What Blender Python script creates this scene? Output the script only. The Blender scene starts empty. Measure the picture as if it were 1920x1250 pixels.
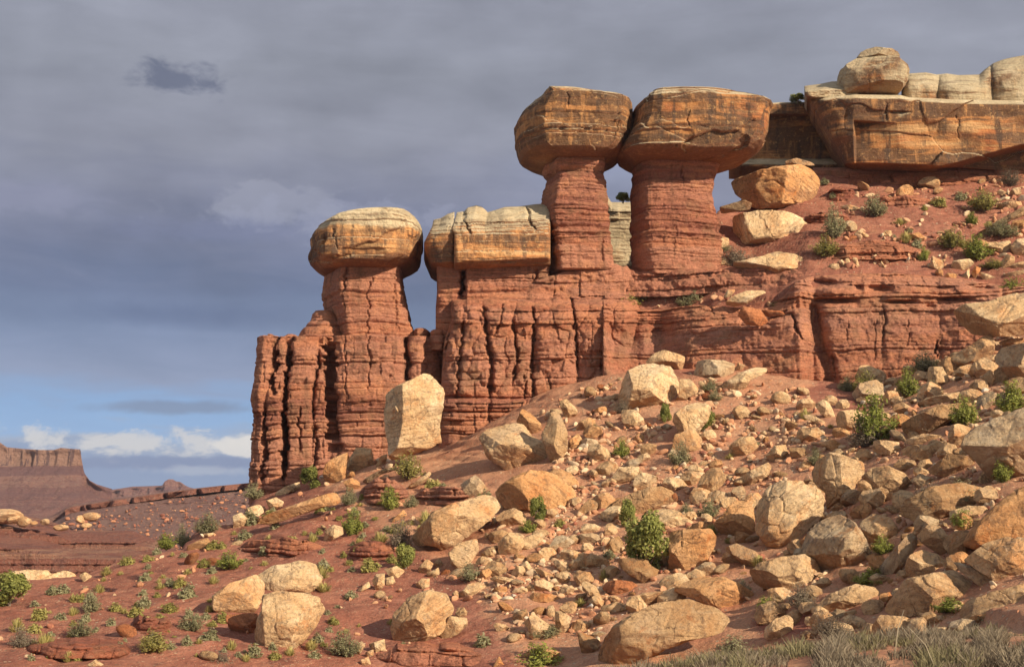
import bpy, math, random
import numpy as np
from mathutils import Vector

# ------------------------------------------------------------------ scene, camera, light
sc = bpy.context.scene
COL = sc.collection
F, CU, CV, EYE = 2600.0, 960.0, 625.0, 2.0
PITCH = math.atan((900 - CV) / F)
CP, SP = math.cos(PITCH), math.sin(PITCH)

cam_d = bpy.data.cameras.new("camera")
cam = bpy.data.objects.new("camera", cam_d)
COL.objects.link(cam)
cam_d.sensor_width = 36.0
cam_d.lens = 36.0 * F / 1920.0
cam_d.clip_start = 0.1
cam_d.clip_end = 30000.0
cam.location = (0, 0, EYE)
cam.rotation_euler = (math.radians(90) + PITCH, 0, 0)
sc.camera = cam

SUN_AZ, SUN_EL = math.radians(131), math.radians(26)      # clockwise from +Y, height
sun_d = bpy.data.lights.new("sun", 'SUN')
sun_d.energy = 4.9
sun_d.angle = math.radians(0.5)
sun_d.color = (1.0, 0.90, 0.74)
sun = bpy.data.objects.new("sun", sun_d)
COL.objects.link(sun)
sdir = Vector((math.sin(SUN_AZ) * math.cos(SUN_EL), math.cos(SUN_AZ) * math.cos(SUN_EL), math.sin(SUN_EL)))
sun.rotation_euler = sdir.to_track_quat('Z', 'Y').to_euler()

sc.view_settings.view_transform = 'Standard'
sc.view_settings.look = 'None'
sc.view_settings.exposure = 0.5
sc.view_settings.gamma = 1.0
try:
    sc.cycles.max_bounces = 6
    sc.cycles.diffuse_bounces = 3
    sc.cycles.volume_bounces = 0
    sc.cycles.sample_clamp_indirect = 4.0
except Exception:
    pass


# ------------------------------------------------------------------ node helpers
class NT:
    def __init__(s, tree):
        s.t = tree
        s.n = tree.nodes
        s.l = tree.links

    def add(s, typ, **kw):
        n = s.n.new(typ)
        for k, v in kw.items():
            setattr(n, k, v)
        return n

    def put(s, sock, val):
        if hasattr(val, 'is_linked') or isinstance(val, bpy.types.NodeSocket):
            s.l.new(val, sock)
        elif isinstance(val, (tuple, list)):
            v = tuple(val)
            if len(v) == 3 and len(sock.default_value) == 4:
                v = v + (1.0,)
            sock.default_value = v
        else:
            sock.default_value = val

    def math(s, op, a, b=0.0, c=0.0, clamp=False):
        n = s.add('ShaderNodeMath', operation=op, use_clamp=clamp)
        s.put(n.inputs[0], a)
        s.put(n.inputs[1], b)
        s.put(n.inputs[2], c)
        return n.outputs[0]

    def vmath(s, op, a, b=(0, 0, 0)):
        n = s.add('ShaderNodeVectorMath', operation=op)
        s.put(n.inputs[0], a)
        s.put(n.inputs[1], b)
        return n.outputs['Value' if op in ('DOT_PRODUCT', 'LENGTH') else 'Vector']

    def mix(s, f, a, b, mode='MIX'):
        n = s.add('ShaderNodeMix', data_type='RGBA', blend_type=mode)
        s.put(n.inputs[0], f)
        s.put(n.inputs[6], a)
        s.put(n.inputs[7], b)
        return n.outputs[2]

    def noise(s, vec, scale=1.0, detail=4.0, rough=0.55, dist=0.0):
        n = s.add('ShaderNodeTexNoise')
        s.put(n.inputs['Vector'], vec)
        n.inputs['Scale'].default_value = scale
        n.inputs['Detail'].default_value = detail
        n.inputs['Roughness'].default_value = rough
        n.inputs['Distortion'].default_value = dist
        return n.outputs['Fac']

    def voro(s, vec, scale=1.0, feature='F1', out='Distance', rnd=1.0):
        n = s.add('ShaderNodeTexVoronoi', feature=feature)
        s.put(n.inputs['Vector'], vec)
        n.inputs['Scale'].default_value = scale
        n.inputs['Randomness'].default_value = rnd
        return n.outputs[out]

    def ramp(s, f, stops, interp='LINEAR'):
        n = s.add('ShaderNodeValToRGB')
        cr = n.color_ramp
        cr.interpolation = interp
        while len(cr.elements) < len(stops):
            cr.elements.new(0.5)
        for e, (p, c) in zip(cr.elements, stops):
            e.position = p
            e.color = tuple(c) + (1.0,) if len(c) == 3 else c
        s.put(n.inputs[0], f)
        return n.outputs[0]

    def step(s, f, lo, hi):
        n = s.add('ShaderNodeMapRange', interpolation_type='SMOOTHSTEP')
        s.put(n.inputs[0], f)
        n.inputs[1].default_value = lo
        n.inputs[2].default_value = hi
        return n.outputs[0]

    def scale(s, vec, sv):
        return s.vmath('MULTIPLY', vec, sv)


# ------------------------------------------------------------------ sky
w = bpy.data.worlds.new("World")
sc.world = w
w.use_nodes = True
k = NT(w.node_tree)
k.n.clear()
out = k.add('ShaderNodeOutputWorld')
bg = k.add('ShaderNodeBackground')
bg.inputs['Strength'].default_value = 0.1
k.l.new(bg.outputs[0], out.inputs[0])
sky = k.add('ShaderNodeTexSky', sky_type='NISHITA')
sky.sun_disc = False
sky.sun_elevation = SUN_EL
sky.sun_rotation = SUN_AZ
sky.altitude = 1500
tc = k.add('ShaderNodeTexCoord')
sep = k.add('ShaderNodeSeparateXYZ')
k.l.new(tc.outputs['Generated'], sep.inputs[0])
X, Y, Z = sep.outputs
hyp = k.math('SQRT', k.math('ADD', k.math('MULTIPLY', X, X), k.math('MULTIPLY', Y, Y)))
el = k.math('DIVIDE', Z, k.math('MAXIMUM', hyp, 0.02))
az = k.math('ARCTAN2', X, Y)
cmb = k.add('ShaderNodeCombineXYZ')
k.put(cmb.inputs[0], k.math('MULTIPLY', az, 1.0))
k.put(cmb.inputs[1], k.math('MULTIPLY', el, 1.7))
SV = cmb.outputs[0]
cmb2 = k.add('ShaderNodeCombineXYZ')
k.put(cmb2.inputs[0], k.math('ADD', az, k.math('MULTIPLY', el, 0.9)))
k.put(cmb2.inputs[1], k.math('MULTIPLY', el, 5.0))
SV2 = cmb2.outputs[0]
n1 = k.noise(SV, 4.5, 6, 0.55, 0.1)
n2 = k.noise(SV2, 9.0, 6, 0.55, 0.6)
n3 = k.noise(SV, 28.0, 5, 0.6, 0.8)
warp = k.math('MULTIPLY_ADD', k.math('SUBTRACT', n2, 0.5), 0.050,
              k.math('MULTIPLY', k.math('SUBTRACT', n3, 0.5), 0.012))
elw = k.math('ADD', el, warp)
S10 = 10.0 * 2 ** -0.5
def c10(r, g, b):
    def lin(c):
        c /= 255.0
        return (c / 12.92 if c <= 0.04045 else ((c + 0.055) / 1.055) ** 2.4) * S10
    return (lin(r), lin(g), lin(b))
rampf = k.math('MULTIPLY', elw, 2.0, clamp=True)
base = k.ramp(rampf, [
    (0.000, c10(128, 148, 184)), (0.030, c10(124, 144, 182)), (0.052, c10(150, 163, 190)),
    (0.078, c10(135, 168, 212)), (0.105, c10(132, 164, 208)), (0.150, c10(138, 148, 178)),
    (0.215, c10(116, 128, 158)), (0.275, c10(106, 115, 144)), (0.340, c10(119, 123, 147)),
    (0.400, c10(134, 136, 156)), (0.480, c10(145, 146, 159)), (0.600, c10(148, 150, 161)),
    (0.780, c10(150, 152, 165)), (1.000, c10(150, 160, 184))])
# soft streaks in the overcast sheet
st = k.math('MULTIPLY_ADD', k.math('SUBTRACT', n1, 0.5), 0.75, 1.0)
st2 = k.math('MULTIPLY_ADD', k.math('SUBTRACT', n2, 0.5), 0.22, 1.0)
hi_f = k.step(el, 0.05, 0.14)
n4 = k.noise(SV, 9.0, 7, 0.58, 0.1)
st = k.math('MULTIPLY', st, k.math('MULTIPLY_ADD', k.math('SUBTRACT', n4, 0.5), 0.50, 1.0))
mul = k.math('ADD', k.math('MULTIPLY', k.math('SUBTRACT', k.math('MULTIPLY', st, st2), 1.0), hi_f), 1.0)
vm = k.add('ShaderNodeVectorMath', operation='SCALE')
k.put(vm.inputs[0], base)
# unseen cloud sheet behind the camera, brightened and warmed to fill the shadows
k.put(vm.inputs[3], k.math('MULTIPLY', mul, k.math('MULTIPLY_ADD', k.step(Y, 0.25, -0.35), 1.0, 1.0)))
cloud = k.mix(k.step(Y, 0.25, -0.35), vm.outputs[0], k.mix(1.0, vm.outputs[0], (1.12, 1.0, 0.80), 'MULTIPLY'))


def blob(au, av, ru, rv, noise_sc, thr, soft, wob=0.55):
    a0, e0 = math.atan((au - CU) / F), (900 - av) / F
    da = k.math('DIVIDE', k.math('SUBTRACT', az, a0), ru / F)
    de = k.math('DIVIDE', k.math('SUBTRACT', el, e0), rv / F)
    r2 = k.math('SQRT', k.math('ADD', k.math('MULTIPLY', da, da), k.math('MULTIPLY', de, de)))
    nn = k.noise(SV, noise_sc, 6, 0.62, 0.3)
    q = k.math('ADD', k.math('SUBTRACT', 1.0, r2), k.math('MULTIPLY', k.math('SUBTRACT', nn, 0.5), 2 * wob))
    return k.step(q, thr, thr + soft)


cloud = k.mix(k.math('MULTIPLY', blob(318, 156, 112, 42, 40, 0.0, 0.8, 1.2), 0.62), cloud, c10(76, 82, 108))
cloud = k.mix(k.math('MULTIPLY', blob(500, 392, 150, 50, 24, -0.1, 0.55, 1.9), 0.50), cloud, c10(160, 161, 176))
cloud = k.mix(k.math('MULTIPLY', blob(640, 405, 190, 36, 30, -0.1, 0.55, 1.9), 0.42), cloud, c10(158, 160, 180))
cloud = k.mix(k.math('MULTIPLY', blob(420, 440, 240, 34, 20, 0.0, 0.8, 0.9), 0.45), cloud, c10(128, 132, 162))
cloud = k.mix(k.math('MULTIPLY', blob(20, 395, 190, 40, 26, 0.0, 0.7, 1.0), 0.45), cloud, c10(150, 150, 172))
cloud = k.mix(k.math('MULTIPLY', blob(330, 600, 330, 34, 12, 0.0, 0.9, 0.7), 0.5), cloud, c10(88, 98, 132))
cloud = k.mix(k.math('MULTIPLY', blob(340, 768, 210, 17, 20, 0.0, 0.7, 0.7), 0.75), cloud, c10(118, 130, 160))
cloud = k.mix(k.math('MULTIPLY', blob(250, 832, 310, 30, 38, 0.05, 0.75, 2.0), 0.85), cloud, c10(205, 202, 204))
cloud = k.mix(k.math('MULTIPLY', blob(470, 840, 90, 26, 34, 0.05, 0.4, 1.0), 0.85), cloud, c10(222, 216, 212))
cloud = k.mix(k.math('MULTIPLY', blob(320, 868, 250, 16, 30, 0.0, 0.5, 0.8), 0.85), cloud, c10(112, 128, 168))
cloud = k.mix(k.math('MULTIPLY', blob(380, 882, 160, 13, 40, 0.1, 0.7, 1.0), 0.6), cloud, c10(168, 176, 196))
cloud = k.mix(k.math('MULTIPLY', blob(1160, 300, 260, 90, 8, 0.0, 1.0, 0.4), 0.5), cloud, c10(158, 166, 196))
cover = k.math('MULTIPLY_ADD', k.step(Y, -0.3, 0.5), 0.32, 0.62)
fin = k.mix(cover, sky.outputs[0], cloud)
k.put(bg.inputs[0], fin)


# ------------------------------------------------------------------ geometry helpers
def unproj(u, v, D):
    """photo pixel + distance along +Y -> world points"""
    u, v, D = np.broadcast_arrays(np.asarray(u, float), np.asarray(v, float), np.asarray(D, float))
    xc = (u - CU) / F
    yc = -(v - CV) / F
    dy = CP - SP * yc
    dz = SP + CP * yc
    t = D / dy
    return np.stack([xc * t, D, EYE + dz * t], -1)


def vpix(z, y):
    yc = ((z - EYE) / y * CP - SP) / (CP + SP * (z - EYE) / y)
    return CV - F * yc


def zof(v, D):
    yc = -(v - CV) / F
    return EYE + (SP + CP * yc) / (CP - SP * yc) * D


def hsh(i, j, kk, seed=0):
    i = np.asarray(i).astype(np.int64).astype(np.uint32)
    j = np.asarray(j).astype(np.int64).astype(np.uint32)
    kk = np.asarray(kk).astype(np.int64).astype(np.uint32)
    h = i * np.uint32(374761393) + j * np.uint32(668265263) + kk * np.uint32(2147483647 - 58) + np.uint32((seed * 974711 + 1013) & 0xffffffff)
    h = (h ^ (h >> np.uint32(13))) * np.uint32(1274126177)
    h = h ^ (h >> np.uint32(16))
    h = h * np.uint32(2246822519)
    h = h ^ (h >> np.uint32(15))
    return h.astype(np.float64) / 4294967295.0


def vnoise(P, seed=0):
    P = np.asarray(P, float)
    I = np.floor(P)
    f = P - I
    f = f * f * f * (f * (f * 6 - 15) + 10)
    I = I.astype(np.int64)
    x, y, z = I[..., 0], I[..., 1], I[..., 2]
    r = 0
    for a in (0, 1):
        wx = f[..., 0] if a else 1 - f[..., 0]
        for b in (0, 1):
            wy = f[..., 1] if b else 1 - f[..., 1]
            for c in (0, 1):
                wz = f[..., 2] if c else 1 - f[..., 2]
                r = r + wx * wy * wz * hsh(x + a, y + b, z + c, seed)
    return r * 2 - 1


def fbm(P, octv=4, seed=0, gain=0.5):
    P = np.asarray(P, float)
    r, a, t = 0, 1.0, 0.0
    for o in range(octv):
        r = r + a * vnoise(P * (2.03 ** o) + 17.3 * o, seed + o)
        t += a
        a *= gain
    return r / t


def worley(P, seed=0):
    I = np.floor(P).astype(np.int64)
    d1 = np.full(P.shape[:-1], 9.0)
    d2 = np.full(P.shape[:-1], 9.0)
    idv = np.zeros(P.shape[:-1])
    for a in (-1, 0, 1):
        for b in (-1, 0, 1):
            for c in (-1, 0, 1):
                x, y, z = I[..., 0] + a, I[..., 1] + b, I[..., 2] + c
                q = np.stack([x + hsh(x, y, z, seed), y + hsh(x, y, z, seed + 1), z + hsh(x, y, z, seed + 2)], -1)
                d = np.sqrt(((q - P) ** 2).sum(-1))
                h = hsh(x, y, z, seed + 3)
                m = d < d1
                d2 = np.where(m, d1, np.minimum(d2, d))
                idv = np.where(m, h, idv)
                d1 = np.where(m, d, d1)
    return d1, d2, idv


def mesh_from(name, V, Fq, smooth=True, mat=None, tris=None, attrs=None):
    me = bpy.data.meshes.new(name)
    V = np.asarray(V, np.float32).reshape(-1, 3)
    faces = [np.asarray(Fq, np.int32).reshape(-1, 4)] if Fq is not None and len(Fq) else []
    nq = len(faces[0]) if faces else 0
    nt_ = 0
    loops = faces[0].ravel() if faces else np.zeros(0, np.int32)
    if tris is not None and len(tris):
        tr = np.asarray(tris, np.int32).reshape(-1, 3)
        nt_ = len(tr)
        loops = np.concatenate([loops, tr.ravel()])
    me.vertices.add(len(V))
    me.vertices.foreach_set("co", V.ravel())
    me.loops.add(len(loops))
    me.loops.foreach_set("vertex_index", loops.astype(np.int32))
    me.polygons.add(nq + nt_)
    st_ = np.concatenate([np.arange(nq) * 4, nq * 4 + np.arange(nt_) * 3]).astype(np.int32)
    me.polygons.foreach_set("loop_start", st_)
    me.update(calc_edges=True)
    if smooth:
        me.polygons.foreach_set("use_smooth", np.ones(nq + nt_, bool))
    if attrs:
        for an, av in attrs.items():
            at = me.attributes.new(an, 'FLOAT', 'POINT')
            at.data.foreach_set("value", np.asarray(av, np.float32).ravel())
    if mat is not None:
        me.materials.append(mat)
    me.validate()
    return me


def link(name, me, parent=None):
    o = bpy.data.objects.new(name, me)
    COL.objects.link(o)
    if parent is not None:
        o.parent = parent
    return o


def tag(o, label=None, cat=None, group=None, kind=None):
    if label:
        o['label'] = label
    if cat:
        o['category'] = cat
    if group:
        o['group'] = group
    if kind:
        o['kind'] = kind
    return o


def empty(name, label, cat, group=None):
    o = bpy.data.objects.new(name, None)
    COL.objects.link(o)
    return tag(o, label, cat, group)


def gridfaces(n, m, wrap=False):
    """n rows, m columns, row-major"""
    i = np.arange(n - 1)[:, None]
    j = np.arange(m if wrap else m - 1)[None, :]
    j2 = (j + 1) % m
    return np.stack([i * m + j, (i + 1) * m + j, (i + 1) * m + j2, i * m + j2], -1).reshape(-1, 4)


def IP(x, pts):
    p = np.asarray(pts, float)
    return np.interp(x, p[:, 0], p[:, 1])


def sstep(x, a, b):
    t = np.clip((x - a) / (b - a), 0, 1)
    return t * t * (3 - 2 * t)


# strata: beds of uneven thickness, jointed into blocks
class Strata:
    def __init__(s, seed, tmin=0.25, tmax=1.1, zmin=-40, zmax=60):
        r = random.Random(seed)
        b = [zmin]
        while b[-1] < zmax:
            t = tmin + (tmax - tmin) * r.random() ** 2
            b.append(b[-1] + t)
        s.b = np.array(b)
        n = len(b) + 2
        s.off = np.array([r.uniform(-1, 1) for _ in range(n)])
        s.jw = np.array([r.uniform(0.7, 2.4) for _ in range(n)])
        s.jo = np.array([r.uniform(0, 9) for _ in range(n)])
        s.notch = np.array([r.random() ** 2 for _ in range(n)])
        s.seed = seed

    def disp(s, t, P, amp=0.16, block=0.10, notch=0.16, joint=0.10, fine=0.10):
        z = P[..., 2] + 0.22 * fbm(P * 0.22, 3, s.seed) + 0.05 * vnoise(P * 1.3, s.seed + 5)
        i = np.clip(np.searchsorted(s.b, z) - 1, 0, len(s.b) - 2)
        lo, hi = s.b[i], s.b[i + 1]
        d = np.minimum(z - lo, hi - z)
        up = z - lo < hi - z
        nz = np.where(up, s.notch[i], s.notch[i + 1])
        r = s.off[i] * amp
        r = r - nz * notch * np.exp(-(d / 0.055) ** 2)
        r = r - 0.35 * amp * (np.abs(2 * (z - lo) / (hi - lo) - 1)) ** 5
        tt = t + 0.18 * vnoise(P * 0.9, s.seed + 7)
        q = (tt + s.jo[i]) / s.jw[i]
        c = np.floor(q)
        fd = np.minimum(q - c, 1 - (q - c)) * s.jw[i]
        r = r + (hsh(c, i, 0, s.seed) - 0.5) * 2 * block
        edge = np.where(q - c < 0.5, c, c + 1)
        on = hsh(edge, i, 1, s.seed) > 0.45
        r = r - on * joint * np.exp(-(fd / 0.05) ** 2)
        r = r + fine * fbm(P * np.array([0.7, 0.7, 1.4]), 4, s.seed + 11) + 0.4 * fine * fbm(P * 3.2, 3, s.seed + 19)
        return r


def cracks_at(u, v, cracks):
    """recess in metres from traced crack lines [(pts, width px, depth m)]"""
    r = np.zeros(np.broadcast(u, v).shape)
    stp = np.floor(v / 9.0 + 1.5 * vnoise(np.stack([u * 0.02 + 0 * v, v * 0.02 + 0 * u, 0 * u + 0 * v], -1), 12))
    wob = 5.0 * (hsh(stp, np.floor(u / 40.0) + 0 * v, 0 * u + 0 * v, 3) - 0.5) + 2.2 * vnoise(np.stack([v * 0.06 + 0 * u, 0 * u + 3.1, 0 * u], -1), 5) + 1.2 * vnoise(np.stack([v * 0.21 + 0 * u, 0 * u + 9.1, 0 * u], -1), 6)
    for pts, wpx, dep in cracks:
        p = np.asarray(pts, float)
        p = p[np.argsort(p[:, 1])]
        uc = np.interp(v, p[:, 1], p[:, 0]) + wob
        fade = sstep(v, p[0, 1] - 6, p[0, 1] + 8) * (1 - sstep(v, p[-1, 1] - 8, p[-1, 1] + 6))
        r = r + fade * dep * np.exp(-np.abs((u - uc) / (wpx * (0.45 + 0.75 * hsh(stp, 7 + 0 * stp, 0 * stp, 4)))) ** 2.5)
    return r


def pillars_at(u, v, lines, ppm, amp=0.6, cap=0.9, base=0.0):
    """rounded bulge between neighbouring joint lines"""
    pos = []
    for pts in lines:
        p = np.asarray(pts, float)
        p = p[np.argsort(p[:, 1])]
        pos.append(np.interp(v, p[:, 1], p[:, 0]))
    r = np.zeros(np.broadcast(u, v).shape)
    for a, b in zip(pos[:-1], pos[1:]):
        half = np.maximum((b - a) / 2, 1)
        x = (u - (a + b) / 2) / half
        m = np.abs(x) < 1
        h = np.minimum(half / ppm * amp, cap)
        r = np.where(m, h * np.sqrt(np.maximum(1 - np.abs(x) ** 2.6, 0)), r)
    return r


def curtain(name, mat, uL, uR, vT, vB, Dfun, du=1.7, thick=6.0, rnd=(1.0, 1.0, 0.8), parent=None, bottom=False):
    """a rock face with real thickness: front sheet, rounded ends and top, returns running back"""
    fL = (lambda v: IP(v, uL)) if isinstance(uL, list) else (lambda v: 0 * v + uL)
    fR = (lambda v: IP(v, uR)) if isinstance(uR, list) else (lambda v: 0 * v + uR)
    fT = (lambda u: IP(u, vT)) if isinstance(vT, list) else (lambda u: 0 * u + vT)
    fB = (lambda u: IP(u, vB)) if isinstance(vB, list) else (lambda u: 0 * u + vB)
    u_min = min(q[1] for q in uL) if isinstance(uL, list) else uL
    u_max = max(q[1] for q in uR) if isinstance(uR, list) else uR
    uu = np.linspace(u_min, u_max, 50)
    hmax = float(np.max(fB(uu) - fT(uu)))
    ns = max(8, int((u_max - u_min) / du))
    nt_ = max(8, int(hmax / du))
    s = np.linspace(0, 1, ns)[None, :]
    t = np.linspace(0, 1, nt_)[:, None]
    u0 = u_min + (u_max - u_min) * s + 0 * t
    v = fT(u0) + (fB(u0) - fT(u0)) * t
    uLv, uRv = fL(v), fR(v)
    u = uLv + (uRv - uLv) * s
    D0 = Dfun(u, v, s, t)
    ppm = F / np.mean(D0)
    def rr(dist_m, w):
        if w <= 0:
            return 0
        x = np.clip(1 - dist_m / w, 0, 1)
        return w * (1 - np.sqrt(np.maximum(1 - x * x, 0)))
    D = D0 + rr((u - uLv) / ppm, rnd[0]) + rr((uRv - u) / ppm, rnd[1]) + rr((v - fT(u0)) / ppm, rnd[2])
    P = unproj(u, v, D)
    def back(A):
        B = A.copy()
        y2 = A[..., 1:2] + thick
        B[..., 0:1] = A[..., 0:1] * (y2 / A[..., 1:2])
        B[..., 1:2] = y2
        return B
    P = np.concatenate([back(P[:, :1]), P, back(P[:, -1:])], 1)
    P = np.concatenate([back(P[:1]) + np.array([0, 0, -0.05]), P] + ([back(P[-1:])] if bottom else []), 0)
    n, m = P.shape[:2]
    me = mesh_from(name, P, gridfaces(n, m), True, mat)
    return link(name, me, parent)


def loft(name, mat, rows, plan, D0, depth, du=1.7, disp=None, parent=None, rot=None, smooth_it=3, capz=0.0, front=None):
    """rows: [(v, uL, uR)] top to bottom; plan: outline in 0..1 x 0..1 (y=0 faces the camera)"""
    R = np.asarray(rows, float)
    v0, v1 = R[0, 0], R[-1, 0]
    nv = max(10, int((v1 - v0) / du))
    vv = np.linspace(v0, v1, nv)
    L = np.interp(vv, R[:, 0], R[:, 1])
    Rr = np.interp(vv, R[:, 0], R[:, 2])
    pl = np.asarray(plan, float)
    for _ in range(smooth_it):
        nx = np.roll(pl, -1, 0)
        pl = np.stack([0.75 * pl + 0.25 * nx, 0.25 * pl + 0.75 * nx], 1).reshape(-1, 2)
    pl = (pl - pl.min(0)) / (pl.max(0) - pl.min(0))
    wmax = float(np.max(Rr - L))
    ppm = F / D0
    cl = np.concatenate([pl, pl[:1]])
    sc_ = np.array([wmax / ppm, depth])
    seg = np.sqrt((((cl[1:] - cl[:-1]) * sc_) ** 2).sum(1))
    cum = np.concatenate([[0], np.cumsum(seg)])
    per = cum[-1]
    m = max(24, int(per * ppm / du))
    tq = np.linspace(0, per, m, endpoint=False)
    px = np.interp(tq, cum, cl[:, 0])
    py = np.interp(tq, cum, cl[:, 1])
    pxm, pym = px * sc_[0], py * sc_[1]
    tx = np.roll(pxm, -1) - np.roll(pxm, 1)
    ty = np.roll(pym, -1) - np.roll(pym, 1)
    ln = np.hypot(tx, ty) + 1e-9
    nx_, ny_ = ty / ln, -tx / ln
    area = np.sum(pxm * np.roll(pym, -1) - np.roll(pxm, -1) * pym)
    if area < 0:
        nx_, ny_ = -nx_, -ny_
    wv = (Rr - L) / wmax
    if front is None:
        dv = depth * (0.35 + 0.65 * wv)
        yf = D0 + depth * 0.5 - dv * 0.5
    else:
        fo = IP((vv - v0) / (v1 - v0), front)
        yf = D0 + fo
        dv = depth - fo * 1.4
    Dm = yf[:, None] + dv[:, None] * py[None, :]
    u = L[:, None] + (Rr - L)[:, None] * px[None, :]
    tz = (vv - v0) / (v1 - v0)
    z = zof(vv, D0 + (depth * 0.35 if front is None else 0.9 + (depth * 0.45 - 0.9) * tz))[:, None] + 0 * Dm
    xm = unproj(u, np.broadcast_to(vv[:, None], u.shape), D0 + depth * 0.35)[..., 0]
    P = np.stack([xm, Dm, z], -1)
    N = np.stack([nx_[None, :] + 0 * Dm, ny_[None, :] + 0 * Dm, 0 * Dm], -1)
    if disp is not None:
        d = disp(u, vv[:, None] + 0 * u, P, tq[None, :] + 0 * u, N)
        P = P + N * d[..., None]
    F_ = gridfaces(nv, m, True)
    # close top and bottom with a fan of shrinking rings
    tops = []
    V = [P.reshape(-1, 3)]
    cnt = nv * m
    prev = 0
    faces = [F_]
    for e, (ring, base_i) in enumerate(((P[0], 0), (P[-1], (nv - 1) * m))):
        c = ring.mean(0)
        last = base_i + np.arange(m)
        for kf in (0.6, 0.25):
            rg = c + (ring - c) * kf
            rg[:, 2] = ring[:, 2] + (capz * (1 - kf) if e == 0 else 0) + (0.08 * fbm(rg * 1.1, 3, 3) if e == 0 else 0)
            V.append(rg)
            idx = cnt + np.arange(m)
            cnt += m
            a, b = last, np.roll(last, -1)
            c2, d2 = np.roll(idx, -1), idx
            q = np.stack([a, b, c2, d2], 1)
            faces.append(q if e == 0 else q[:, ::-1])
            last = idx
        V.append(c[None] + (np.array([[0, 0, capz]]) if e == 0 else 0))
        q = np.stack([last, np.roll(last, -1), np.full(m, cnt), np.full(m, cnt)], 1)
        tops.append(q[:, :3] if e == 0 else q[:, [1, 0, 2]])
        cnt += 1
    me = mesh_from(name, np.concatenate(V), np.concatenate(faces), True, mat, tris=np.concatenate(tops))
    return link(name, me, parent)


# ------------------------------------------------------------------ materials
def new_mat(name):
    m = bpy.data.materials.new(name)
    m.use_nodes = True
    k = NT(m.node_tree)
    k.n.clear()
    o = k.add('ShaderNodeOutputMaterial')
    b = k.add('ShaderNodeBsdfPrincipled')
    b.inputs['Roughness'].default_value = 0.92
    b.inputs['Specular IOR Level'].default_value = 0.12
    k.l.new(b.outputs[0], o.inputs[0])
    k.bsdf = b
    return m, k


def bump(k, h, strength=0.6, dist=0.1, prev=None):
    n = k.add('ShaderNodeBump')
    n.inputs['Strength'].default_value = strength
    n.inputs['Distance'].default_value = dist
    k.put(n.inputs['Height'], h)
    if prev is not None:
        k.l.new(prev, n.inputs['Normal'])
    return n.outputs[0]


def geo(k):
    g = k.add('ShaderNodeNewGeometry')
    s = k.add('ShaderNodeSeparateXYZ')
    k.l.new(g.outputs['True Normal'], s.inputs[0])
    return g.outputs['Position'], s.outputs[2]


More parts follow.
